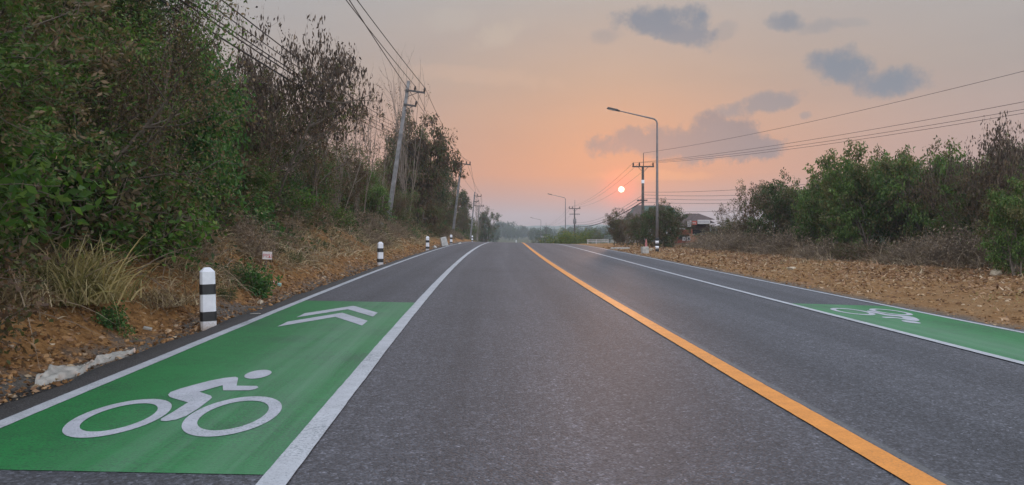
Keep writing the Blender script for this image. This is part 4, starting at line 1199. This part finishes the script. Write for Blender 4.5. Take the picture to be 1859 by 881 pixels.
# ------------------------------------------------------------------ street lamps
def street_lamp():
    root = empty('street_lamp')
    H = 8.7
    m = MB()
    pts = [(0, 0, 0), (0, 0, 3), (0, 0, 6), (0, 0, H - .35)]; rad = [.105, .09, .072, .055]
    for k in range(1, 7):
        a = k / 6 * R(78)
        pts.append((-.35 * (1 - math.cos(a)), 0, H - .35 + .35 * math.sin(a))); rad.append(.052)
    e = Vector(pts[-1]); dirn = Vector((-math.cos(R(13)), 0, math.sin(R(13))))
    for t in (.8, 1.6, 2.35): pts.append(tuple(e + dirn * t)); rad.append(.05 - .008 * t)
    m.tube(pts, rad, 12); m.build('pole', M_GALV, root, smooth=True)
    tip = e + dirn * 2.3
    hd = MB(); rot = Euler((0, R(13), 0))
    hd.box(tip + dirn * .38 + Vector((0, 0, .02)), (.78, .30, .11), rot, .86)
    h = hd.build('lamp_head', M_STEEL, root, bevel=.025)
    MB().box(tip + dirn * .44 + Vector((0, 0, -.052)), (.46, .22, .02), rot).build('lens', M_LENS, h)
    MB().box(tip + dirn * .02, (.2, .1, .1), rot).build('bracket', M_STEEL, h)
    MB().box((0, 0, .02), (.42, .42, .06)).build('base_plate', M_STEEL, root)
    for z0, z1, mt, nm in [(.05, .24, M_POSTB, 'black_band'), (.24, .42, M_POSTW, 'white_band'), (.42, .59, M_POSTB, 'black_band'), (.59, .76, M_POSTW, 'white_band'), (.76, .93, M_POSTB, 'black_band')]:
        MB().lathe([(.118, z0), (.117, z1)], 14).build(nm, mt, root, smooth=True)
    return Kind(root)
SL = street_lamp()
for px, Y, lab in [(1193, 50, 'nearest street lamp with a long curved arm and banded foot on the right verge'), (1026.5, 140, 'second street lamp, about half as tall in view, left of the transformer pole'), (982, 236, 'third street lamp, small before the hazy wood beyond the crest'), (959, 345, 'farthest street lamp, barely visible in the haze')]:
    x = (px - CX) / F_PX * Y
    SL.place((x, Y, float(G(d_of(x, Y), Y)) - .02), 0, 1, lab, 'street lamp', 'street lamps along the right verge')

# ------------------------------------------------------------------ small things on the left bank
def rock_obj(name, loc, size, mat, seed, label, cat='rock'):
    r = rg(seed); import bmesh
    bm = bmesh.new(); bmesh.ops.create_icosphere(bm, subdivisions=3, radius=.5)
    dirs = unit(r.normal(size=(9, 3))); offs = r.uniform(.28, .42, 9)
    for v in bm.verts:
        p = np.array(v.co)
        for dd, of in zip(dirs, offs):
            t = p.dot(dd)
            if t > of: p = p - dd * (t - of)
        v.co = p * np.array(size) * (1 + .03 * r.normal())
    me = bpy.data.meshes.new(name); bm.to_mesh(me); bm.free(); me.materials.append(mat)
    o = bpy.data.objects.new(name, me); COL.objects.link(o); o.location = loc
    return tag(o, label, cat)
def on_ground(px, py, Y, dz=0): p = px_at(px, py, Y); return Vector((p.x, Y, float(G(d_of(p.x, Y), Y)) + dz))
rock_obj('rock', on_ground(681, 418, 41, .1), (1.05, .8, .75), M_GREYROCK, 1, 'grey green rock on the bank at the foot of the nearest leaning pole')
rock_obj('rock', on_ground(1806, 512, 23.2, .06), (.38, .34, .34), M_ROCK, 2, 'pale round rock at the edge of the right gravel below the pod trees')
rock_obj('rock', on_ground(1437, 488, 29, .03), (.42, .3, .2), M_ROCK, 3, 'flat tan rock in the middle of the right gravel verge')
rock_obj('rock', on_ground(472, 548, 13.4, .03), (.11, .1, .12), M_ROCK, 5, 'small orange stone on the left verge between the first two guide posts')
rock_obj('rock', on_ground(1182, 456, 52, .04), (.4, .3, .3), M_ROCK, 6, 'tan rock between the concrete block and the nearest street lamp')
for px, py, Y, s, k, lab in [(790, 436, 50, .3, 11, 'left pale stone in the soil above the third guide post'), (836, 437, 66, .25, 13, 'pale stone at the crest left of the farthest guide post'), (833, 435, 64, .22, 14, 'second pale stone at the crest left of the farthest guide post')]:
    rock_obj('stone', on_ground(px, py, Y, .05), (s, s, s), M_PALEROCK, k, lab, 'stone')
# boundary stone
b = on_ground(808, 432, 56)
o = MB().box((0, 0, .28), (.5, .3, .85), taper=.85).build('boundary_stone', M_PALEROCK, None, bevel=.03)
o.location = b; o.rotation_euler = (0, R(-14), R(20)); tag(o, 'pale tilted concrete stone set in the bank above the third guide post', 'stone')
# plastic sheet
def crumple():
    r = rg(77); nx, ny = 60, 20
    xs = np.linspace(0, 1, nx); ys = np.linspace(0, 1, ny)
    X, Yg = np.meshgrid(xs, ys)
    Y = 6.55 + 1.75 * X + .1 * noise(X * 5, Yg * 3, 1.0)
    wid = .06 + .16 * np.exp(-((X - .3) / .22) ** 2) + .05 * noise(X * 7, X, 1.0)
    u = .55 + wid * Yg + .03 * noise(X * 9, Yg, 1.0)
    d = EL - u
    Z = G(d, Y) + .03 + .028 * np.abs(noise(X * 13, Yg * 5, 1.0)) + .05 * np.exp(-((X - .22) / .12) ** 2) * Yg
    edge = (X < .001) | (X > .999) | (Yg < .001) | (Yg > .999)
    Z = np.where(edge, G(d, Y) - .01, Z)
    V = np.stack([A(Y) + d, Y, Z], -1).reshape(-1, 3)
    i = np.arange(nx - 1); j = np.arange(ny - 1); q = (j[:, None] * nx + i)
    F_ = np.stack([q, q + 1, q + nx + 1, q + nx], -1).reshape(-1, 4)
    o = npmesh('plastic_sheet', V, F_, M_LITTER)
    tag(o, 'crumpled dirty white plastic sheet lying on the near left verge', 'litter')
crumple()
def scrap(name, px, py, Y, size, mat, rot, label):
    o = MB().box((0, 0, 0), size, taper=.9).build(name, mat, None, bevel=.006)
    o.location = on_ground(px, py, Y, .03); o.rotation_euler = rot
    tag(o, label, 'litter')
scrap('paper_scrap', 268, 549, 9.6, (.11, .05, .03), M_LITTER, (.3, .25, .3), 'small cream packet on the soil left of the nearest guide post')
scrap('plastic_scrap', 507, 499, 16.2, (.09, .08, .07), M_TEAL, (.3, .2, .3), 'pale teal cup fragment on the bank below the little white sign')
scrap('wrapper', 497, 499, 16.2, (.16, .09, .04), M_PINK, (.4, .2, .1), 'pinkish wrapper beside the teal fragment below the little white sign')
scrap('paint_flake', 456, 580, 11.4, (.16, .03, .012), M_LITTER, (0, 0, .1), 'thin white splinter just outside the left edge line past the nearest guide post')
o = bpy.data.objects['paint_flake']; o.location = RP(EL - .2, 11.6, .008)
scrap('paper_scrap', 57, 691, 6.1, (.1, .06, .02), M_LITTER, (.1, .1, .5), 'tiny white scrap near the left border just below the plastic sheet')

# little sign on a stick
def little_sign():
    p = on_ground(481, 492, 16.0)
    root = empty('roadside_sign', p, (0, R(2), R(6)), 'tiny white sign with red writing on a thin stick in the left bank', 'sign')
    zt = EYE + (HZ - 457) / F_PX * 16 - p.z; zb = EYE + (HZ - 471) / F_PX * 16 - p.z
    MB().tube([(0, .012, -.1), (.02, .012, zt - .02)], .008, 6).build('stick', M_TWIG, root)
    MB().box((.03, 0, (zt + zb) / 2), (.19, .008, zt - zb)).build('board', M_SIGNW, root)
    # red letters P15U as little raised strokes
    H_ = .068; w = .034
    S7 = {'P': [((0, 0), (0, 1)), ((0, 1), (1, 1)), ((1, 1), (1, .5)), ((0, .5), (1, .5))], '1': [((.5, 0), (.5, 1)), ((.15, .75), (.5, 1))],
          '5': [((1, 1), (0, 1)), ((0, 1), (0, .55)), ((0, .55), (1, .5)), ((1, .5), (1, 0)), ((1, 0), (0, 0))], 'U': [((0, 1), (0, 0)), ((0, 0), (1, 0)), ((1, 0), (1, 1))]}
    m = MB(); x0 = .03 - .078; z0 = (zt + zb) / 2 - H_ / 2 - .008
    for ch in 'P15U':
        for (ax, az), (bx, bz) in S7[ch]:
            a = Vector((x0 + ax * w, -.006, z0 + az * H_)); c = Vector((x0 + bx * w, -.006, z0 + bz * H_))
            dv = c - a; ang = math.atan2(dv.z, dv.x)
            m.box((a + c) / 2, (dv.length + .007, .003, .0075), Euler((0, -ang, 0)))
        x0 += w + .009
    m.build('lettering', M_RED, root)
little_sign()

# ------------------------------------------------------------------ right side buildings and street furniture
def gx(px, Y): return (px - CX) / F_PX * Y
def gz(py, Y): return EYE + (HZ - py) / F_PX * Y

def white_house():
    Y = 96.0; x0, x1 = gx(1141, Y), gx(1243, Y); g = float(G(d_of((x0 + x1) / 2, Y), Y)); w = x1 - x0; xm = (x0 + x1) / 2
    root = empty('white_house', (xm, Y, g), (0, 0, 0), 'white two storey house with a green hipped roof half hidden behind roadside trees', 'house')
    ze = gz(404, Y) - g; zr = gz(372, Y) - g
    MB().box((0, 3, ze / 2 - .3), (w - .8, 6, ze + .6)).build('wall', M_WALLW, root)
    hw = w / 2 + .15; rw = 2.15
    m = MB().add([(-hw, -.5, ze), (hw, -.5, ze), (hw, 6.5, ze), (-hw, 6.5, ze), (-rw, 2.4, zr), (rw, 2.4, zr), (rw, 3.6, zr), (-rw, 3.6, zr)],
                 [(0, 1, 5, 4), (1, 2, 6, 5), (2, 3, 7, 6), (3, 0, 4, 7), (4, 5, 6, 7), (3, 2, 1, 0)])
    m.build('roof', M_GREENROOF, root)
    MB().add([(-hw - .03, -.55, ze - .05), (-hw + 1.3, -.55, ze - .05), (-rw + .8, 2.3, zr + .03), (-rw - .05, 2.3, zr + .03)], [(0, 1, 2, 3)]).build('gable_trim', M_BROWNROOF, root)
    for i, xx in enumerate((-2.6, -1.5, -.4, .9, 2.1)):
        f = MB().box((xx, -.01, 1.35), (.72, .06, 1.1)).build('window', M_POSTW, root)
        MB().box((xx, -.045, 1.35), (.56, .03, .94)).build('pane', M_GLASS, f)
    MB().box((-1.2, -1.6, .55), (4.6, .06, .08)).build('porch_rail', M_POSTW, root)
    for xx in np.linspace(-3.3, .9, 12): MB().box((xx, -1.6, .26), (.05, .05, .56)).build('baluster', M_POSTW, root)
    MB().box((-1.2, -.75, 2.25), (4.8, 1.6, .09)).build('porch_roof', M_GALV, root)
    for xx in (-3.4, -1.2, 1.0): MB().tube([(xx, -1.5, 0), (xx, -1.5, 2.22)], .05, 8).build('porch_post', M_WALLW, root)
white_house()

def shop():
    Y = 76.0; x0, x1 = gx(1219, Y), gx(1296, Y); xm = (x0 + x1) / 2; g = float(G(d_of(xm, Y), Y))
    root = empty('roadside_shop', (xm, Y, g), (0, 0, 0), 'brown wooden roadside shop with dark tiled hip roof and banners under the eaves', 'shop')
    X = lambda px: gx(px, Y) - xm
    Z = lambda py: gz(py, Y) - g
    ze, zr = Z(413), Z(387)
    MB().box((X(1262), 2.2, Z(405) / 2 - .1), (X(1290) - X(1234), 3.6, Z(405) + .1)).build('wall', M_DARKWOOD, root)
    MB().add([(X(1216), -.4, ze), (X(1297), -.4, Z(405)), (X(1299), 4.6, Z(405)), (X(1222), 4.6, ze), (X(1253), 2.0, zr), (X(1272), 2.0, zr)],
             [(0, 1, 5, 4), (1, 2, 5), (2, 3, 4, 5), (3, 0, 4), (3, 2, 1, 0)]).build('roof', M_TILE, root)
    MB().add([(X(1252), -.62, Z(403)), (X(1296), -.62, Z(399)), (X(1271), .6, Z(387.5)), (X(1270), 2.2, Z(387.3))], [(0, 1, 2), (0, 2, 3), (1, 3, 2)]).build('gable', M_TILE, root)
    MB().box((X(1229), -.75, Z(415.5)), (X(1240) - X(1219), .7, .07), Euler((R(8), 0, 0))).build('awning', M_BANNERW, root)
    # banners with lines of lettering
    def banner(nm, a, b_, t, bt, mat, ink, rows, yy):
        o = MB().box((X((a + b_) / 2), yy, Z((t + bt) / 2)), (X(b_) - X(a), .04, Z(t) - Z(bt))).build(nm, mat, root)
        m = MB()
        r = random.Random(a)
        for k in range(rows):
            zz = Z(t) - (Z(t) - Z(bt)) * (k + .6) / (rows + .2)
            xx = X(a) + .07
            while xx < X(b_) - .15:
                L = r.uniform(.06, .14); m.box((xx + L / 2, yy - .026, zz), (L, .01, .42 * (Z(t) - Z(bt)) / (rows + .6))); xx += L + .05
        m.build('lettering', ink, o)
    banner('banner', 1244.3, 1251.8, 401, 412, M_BANNERW, M_GREYINK, 3, -.72)
    banner('banner', 1253, 1262, 401.5, 408.5, M_BANNERR, M_BANNERW, 1, -.7)
    banner('banner', 1263, 1285.5, 399.5, 407, M_BANNERW, M_GREYINK, 1, -.74)
    # serving counter
    c = MB().box((X(1234.5), -1.0, Z(440) - .0), (X(1249) - X(1223), 1.5, Z(435) - Z(445))).build('counter', M_WOODRED, root)
    MB().box((X(1234.5), -1.0, Z(434.6)), (X(1250) - X(1221), 1.7, .07)).build('counter_top', M_DARKWOOD, c)
    MB().box((X(1236), -.35, Z(430)), (X(1247) - X(1231), .05, Z(426.5) - Z(433.8))).build('shade_panel', M_SHADE, root)  # solid dark panel painted as the shaded inside, no hole behind it
    MB().box((X(1236), -.28, Z(421.5)), (X(1250) - X(1223), .12, Z(417) - Z(426))).build('fascia', M_WOODRED, root)
    for px in (1223.5, 1249): MB().box((X(px), -1.6, Z(416) / 2), (.12, .12, Z(416))).build('post', M_WOODRED, root)
    MB().box((X(1270), .36, Z(430)), (X(1282) - X(1256), .05, Z(418) - Z(443))).build('shade_panel', M_SHADE, root)
    # low wall
    x = gx(1271, 71); g2 = float(G(d_of(x, 71), 71))
    r2 = empty('garden_wall', (x, 71, g2), (0, 0, 0), 'low brown garden wall in front of the roadside shop', 'wall')
    MB().box((.1, 0, .3), (1.6, .14, .75)).build('wall_panel', M_BRICK, r2)
    for xx in (-.85, 1.0): MB().box((xx, 0, .36), (.24, .24, .9)).build('pier', M_BRICK, r2)
    MB().box((.08, 0, .71), (1.6, .2, .05)).build('coping', M_BLOCK, r2)
    # small white notice boards
    for px, w_, lab in [(1242, .3, 'left small white notice board at the foot of the shop counter'), (1250, .32, 'right small white notice board with a dark picture before the shop')]:
        x = gx(px, 70); gg = float(G(d_of(x, 70), 70))
        q = empty('notice_board', (x, 70, gg), (0, 0, 0), lab, 'sign')
        MB().box((0, 0, .42), (w_, .03, .36)).build('board', M_BANNERW, q)
        MB().box((.02, -.02, .40), (w_ * .55, .012, .2)).build('picture', M_GREYINK if px < 1245 else M_GLASS, q)
        for s in (-1, 1): MB().box((s * w_ * .4, .02, .14), (.03, .03, .32)).build('leg', M_STEEL, q)
shop()

def rail_fence():
    Y = 92; x0, x1 = gx(1067, Y), gx(1104, Y); xm = (x0 + x1) / 2; g = float(G(d_of(xm, Y), Y))
    root = empty('rail_fence', (xm, Y, g), (0, 0, 0), 'short white two-rail fence at the crest on the right', 'fence')
    zt = max(.55, gz(438.5, Y) - g)
    for x in (x0, xm - .2, x1): MB().box((x - xm, 0, zt / 2), (.09, .09, zt + .05)).build('post', M_BANNERW, root)
    for z in (zt - .06, zt * .5): MB().box((0, -.06, z), (x1 - x0 + .1, .04, .09)).build('rail', M_BANNERW, root)
rail_fence()

o = MB().box((0, 0, .15), (.42, .4, .5), taper=.95).build('concrete_block', M_BLOCK, None, bevel=.02)
o.location = on_ground(1171, 463, 47); o.rotation_euler = (0, R(-3), .1); tag(o, 'grey concrete block standing at the right edge of the road', 'block')
o = MB().box((0, 0, .06), (1.4, .5, .14)).build('culvert_slab', M_BLOCK, None, bevel=.02)
o.location = on_ground(1126, 451, 58); tag(o, 'flat pale concrete slab beside the road left of the concrete block', 'slab')
o = MB().lathe([(.20, 0), (.20, .04), (.11, .05), (.085, .3), (.035, .66), (.02, .68)], 14).build('marker_cone', M_CONE, None, smooth=True)
o.location = on_ground(1173, 448, 58); tag(o, 'faded red cone-shaped marker under the dark round tree', 'cone')
x = gx(933.5, 165)
o = MB().lathe([(.06, -.6), (.06, 1.15), (.02, 1.2)], 10).build('marker_post', M_POSTW, None, smooth=True)
o.location = (float(A(165)) - .3, 165, float(ZC(165))); tag(o, 'thin white post sticking up beyond the crest in the middle of the road', 'post')
# far roadside stall, just seen over the crest
def stall():
    Y = 190; x = gx(967, Y); 
    x = max(x, float(A(Y)) + 7.2); g = float(G(d_of(x, Y), Y))
    root = empty('roadside_stall', (x, Y, g), (0, 0, 0), 'tiny grey roofed stall beyond the crest at the end of the orange line', 'stall')
    MB().box((0, 1, 2.55), (2.4, 2.0, .08), Euler((R(6), 0, 0))).build('canopy', M_GALV, root)
    for xx in (-1.4, 1.4):
        for yy in (0, 2): MB().box((xx * .8, yy, 1.25), (.09, .09, 2.5)).build('leg', M_STEEL, root)
    MB().box((0, .2, .5), (2.6, .8, 1.0)).build('counter', M_WOODRED, root)
stall()

# ------------------------------------------------------------------ air
SUN_X, SUN_Z = (1128 - CX) / F_PX, (HZ - 344) / F_PX
SUN_DIR = Vector((SUN_X, 1.0, SUN_Z)).normalized()
def haze():
    m = bpy.data.materials.new('haze'); m.use_nodes = True; nt = m.node_tree
    for n in list(nt.nodes): nt.nodes.remove(n)
    out = nt.nodes.new('ShaderNodeOutputMaterial'); v = nt.nodes.new('ShaderNodeVolumePrincipled')
    v.inputs['Color'].default_value = (.74, .84, .96, 1)
    v.inputs['Density'].default_value = .00045
    v.inputs['Anisotropy'].default_value = .25
    LK(nt, v.outputs[0], out.inputs['Volume'])
    o = MB().box((0, 960, 14), (2700, 2010, 64)).build('haze', m)
    tag(o, 'thin evening haze over the road', 'haze', kind='stuff')
haze()

# ------------------------------------------------------------------ sun and sky
sun = bpy.data.lights.new('sun', 'SUN'); sun.energy = .9; sun.angle = R(1.5); sun.color = (1.0, .55, .35)
so = bpy.data.objects.new('sun', sun); COL.objects.link(so)
so.rotation_euler = (-SUN_DIR).to_track_quat('-Z', 'Y').to_euler()

def sky():
    w = bpy.data.worlds.new('World'); S.world = w; w.use_nodes = True
    nt = w.node_tree
    for n in list(nt.nodes): nt.nodes.remove(n)
    out = nt.nodes.new('ShaderNodeOutputWorld')
    tc = nt.nodes.new('ShaderNodeTexCoord').outputs['Generated']
    sep = nt.nodes.new('ShaderNodeSeparateXYZ'); LK(nt, tc, sep.inputs[0])
    x, y, z = sep.outputs
    # elevation (0..1 = 0..90 degrees through asin)
    el = mathn(nt, 'DIVIDE', mathn(nt, 'ARCSINE', z), math.pi / 2)
    elc = mathn(nt, 'MAXIMUM', el, 0.0)
    e = lambda deg: deg / 90.0
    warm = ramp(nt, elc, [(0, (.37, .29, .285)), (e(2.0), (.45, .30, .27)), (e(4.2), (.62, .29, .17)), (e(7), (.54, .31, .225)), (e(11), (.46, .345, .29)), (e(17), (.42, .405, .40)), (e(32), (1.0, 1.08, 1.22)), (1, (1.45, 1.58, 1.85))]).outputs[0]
    cool = ramp(nt, elc, [(0, (.36, .29, .29)), (e(3), (.45, .335, .33)), (e(7), (.46, .36, .34)), (e(11), (.40, .36, .35)), (e(17), (.41, .41, .425)), (e(32), (1.0, 1.08, 1.22)), (1, (1.45, 1.58, 1.85))]).outputs[0]  # overhead stops set brighter, out of view, to raise the light below
    az = mathn(nt, 'ARCTAN2', x, y)
    da = mathn(nt, 'SUBTRACT', az, math.atan2(SUN_DIR.x, SUN_DIR.y) - .03)
    gau = mathn(nt, 'EXPONENT', mathn(nt, 'MULTIPLY', mathn(nt, 'MULTIPLY', da, da), -1 / (2 * .24 ** 2)))
    c = mixc(nt, gau, cool, warm)
    # broad soft mottling of the thin high cloud
    n0 = noise_tex(nt, tc, 3.0, 5, .55)
    mp = nt.nodes.new('ShaderNodeMapping'); mp.inputs['Scale'].default_value = (1, 1, 4.5); LK(nt, tc, mp.inputs[0])
    n1 = noise_tex(nt, mp.outputs[0], 5.0, 5, .6)
    c = mixc(nt, .5, c, ramp(nt, n1.outputs[0], [(.3, (.93, .94, .97)), (.7, (1.07, 1.05, 1.02))]).outputs[0], 'MULTIPLY')
    # extra brightness added to the unseen sky behind the viewer, as fill light
    rear_fill = ramp(nt, mathn(nt, 'MULTIPLY', y, -1.0), [(0.0, 0), (.55, 1)]).outputs[0]
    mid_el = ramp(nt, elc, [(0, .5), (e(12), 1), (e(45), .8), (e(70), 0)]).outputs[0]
    c = mixc(nt, mathn(nt, 'MULTIPLY', rear_fill, mid_el), c, (2.3, 2.35, 2.5))
    # clouds, placed by bearing
    yy = mathn(nt, 'MAXIMUM', y, .05)
    sx = mathn(nt, 'DIVIDE', x, yy); sz = mathn(nt, 'DIVIDE', z, yy)
    nn = noise_tex(nt, tc, 22.0, 5, .6)
    nsp = nt.nodes.new('ShaderNodeSeparateColor'); LK(nt, nn.outputs['Color'], nsp.inputs[0])
    nb = noise_tex(nt, tc, 55.0, 8, .68)
    front = ramp(nt, y, [(.1, 0), (.2, 1)]).outputs[0]
    def cloud(c, px, py, a, b, col, dens, soft=.45, flat=False, tilt=0.0):
        cx, cz = (px - CX) / F_PX, (HZ - py) / F_PX
        dx = mathn(nt, 'SUBTRACT', sx, cx); dz = mathn(nt, 'SUBTRACT', sz, cz)
        if tilt: dz = mathn(nt, 'SUBTRACT', dz, mathn(nt, 'MULTIPLY', dx, tilt))
        ux = mathn(nt, 'ADD', mathn(nt, 'DIVIDE', dx, a / F_PX), mathn(nt, 'MULTIPLY', mathn(nt, 'SUBTRACT', nsp.outputs[0], .5), 2.0))
        uz = mathn(nt, 'ADD', mathn(nt, 'DIVIDE', dz, b / F_PX), mathn(nt, 'MULTIPLY', mathn(nt, 'SUBTRACT', nsp.outputs[1], .5), 2.0))
        q = mathn(nt, 'ADD', mathn(nt, 'MULTIPLY', ux, ux), mathn(nt, 'MULTIPLY', uz, uz))
        q = mathn(nt, 'ADD', q, mathn(nt, 'MULTIPLY', mathn(nt, 'SUBTRACT', nb.outputs[0], .5), 1.5))
        q = mathn(nt, 'MULTIPLY', q, .6)
        k = ramp(nt, q, [(max(.03, .34 - soft * .55), 1), (min(1, .52 + soft * .55), 0)], 'EASE').outputs[0]
        k = mathn(nt, 'MULTIPLY', mathn(nt, 'MULTIPLY', k, dens), front)
        return mixc(nt, k, c, col)
    up = (.155, .23, .315); low = (.20, .215, .265)
    for px, py, a, b, col, dens, soft, tilt in [
        (1200, 36, 82, 36, up, 1.0, .5, 0), (1250, 66, 52, 26, up, .9, .6, -.1), (1100, 66, 34, 14, up, .35, .7, 0), (1318, 56, 30, 16, up, .3, .7, .3),
        (1420, 42, 34, 17, up, .8, .7, 0), (1485, 48, 50, 14, up, .35, .7, .15), (1545, 40, 34, 10, up, .2, .7, 0),
        (1525, 122, 58, 36, up, .95, .7, 0), (1612, 152, 72, 30, up, .9, .7, .1), (1500, 108, 40, 20, up, .4, .7, 0),
        (1376, 190, 88, 19, (.20, .24, .30), .85, .4, .22), (1465, 210, 13, 8, up, .5, .7, 0),
        (1262, 264, 190, 32, low, 1.0, .35, 0), (1292, 244, 78, 44, low, 1.0, .35, 0), (1350, 254, 85, 36, low, 1.0, .35, -.25), (1160, 264, 85, 26, low, 1.0, .4, 0), (1385, 266, 60, 20, low, .9, .4, 0), (1230, 256, 80, 30, low, .8, .5, 0),
        (905, 62, 60, 22, (.52, .46, .40), .5, .7, .3), (820, 34, 40, 22, (.48, .45, .42), .4, .7, 0), (880, 138, 120, 18, (.58, .42, .34), .4, .7, -.08), (1180, 318, 120, 10, (.80, .40, .19), .5, .7, .0)]:
        c = cloud(c, px, py, a, b, col, dens, soft, tilt=tilt)
    # glow about the sun and the disc itself
    nrm = nt.nodes.new('ShaderNodeVectorMath'); nrm.operation = 'DOT_PRODUCT'
    LK(nt, tc, nrm.inputs[0]); nrm.inputs[1].default_value = SUN_DIR
    ang = mathn(nt, 'ARCCOSINE', mathn(nt, 'MINIMUM', nrm.outputs['Value'], 1.0))
    g1 = mathn(nt, 'EXPONENT', mathn(nt, 'MULTIPLY', mathn(nt, 'MULTIPLY', ang, ang), -1 / (2 * .016 ** 2)))
    c = mixc(nt, mathn(nt, 'MULTIPLY', g1, .75), c, (1.35, .30, .17))
    g2 = mathn(nt, 'EXPONENT', mathn(nt, 'MULTIPLY', mathn(nt, 'MULTIPLY', ang, ang), -1 / (2 * .055 ** 2)))
    c = mixc(nt, mathn(nt, 'MULTIPLY', g2, .25), c, (.85, .33, .18))
    disc = ramp(nt, mathn(nt, 'DIVIDE', ang, .01), [(.28, 1), (.42, 0)]).outputs[0]
    c = mixc(nt, disc, c, (6.0, 3.9, 2.9))
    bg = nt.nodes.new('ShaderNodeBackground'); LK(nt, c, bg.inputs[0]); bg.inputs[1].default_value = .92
    # clear sky above the haze
    st = nt.nodes.new('ShaderNodeTexSky'); st.sky_type = 'NISHITA'; st.sun_disc = False
    st.sun_elevation = math.asin(SUN_DIR.z); st.sun_rotation = math.atan2(SUN_DIR.x, SUN_DIR.y)
    st.dust_density = 4.0; st.air_density = 1.5
    bg2 = nt.nodes.new('ShaderNodeBackground'); LK(nt, st.outputs[0], bg2.inputs[0]); bg2.inputs[1].default_value = .012
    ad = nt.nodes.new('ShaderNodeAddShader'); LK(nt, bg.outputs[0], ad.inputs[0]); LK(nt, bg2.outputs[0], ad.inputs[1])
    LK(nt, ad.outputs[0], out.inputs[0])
sky()
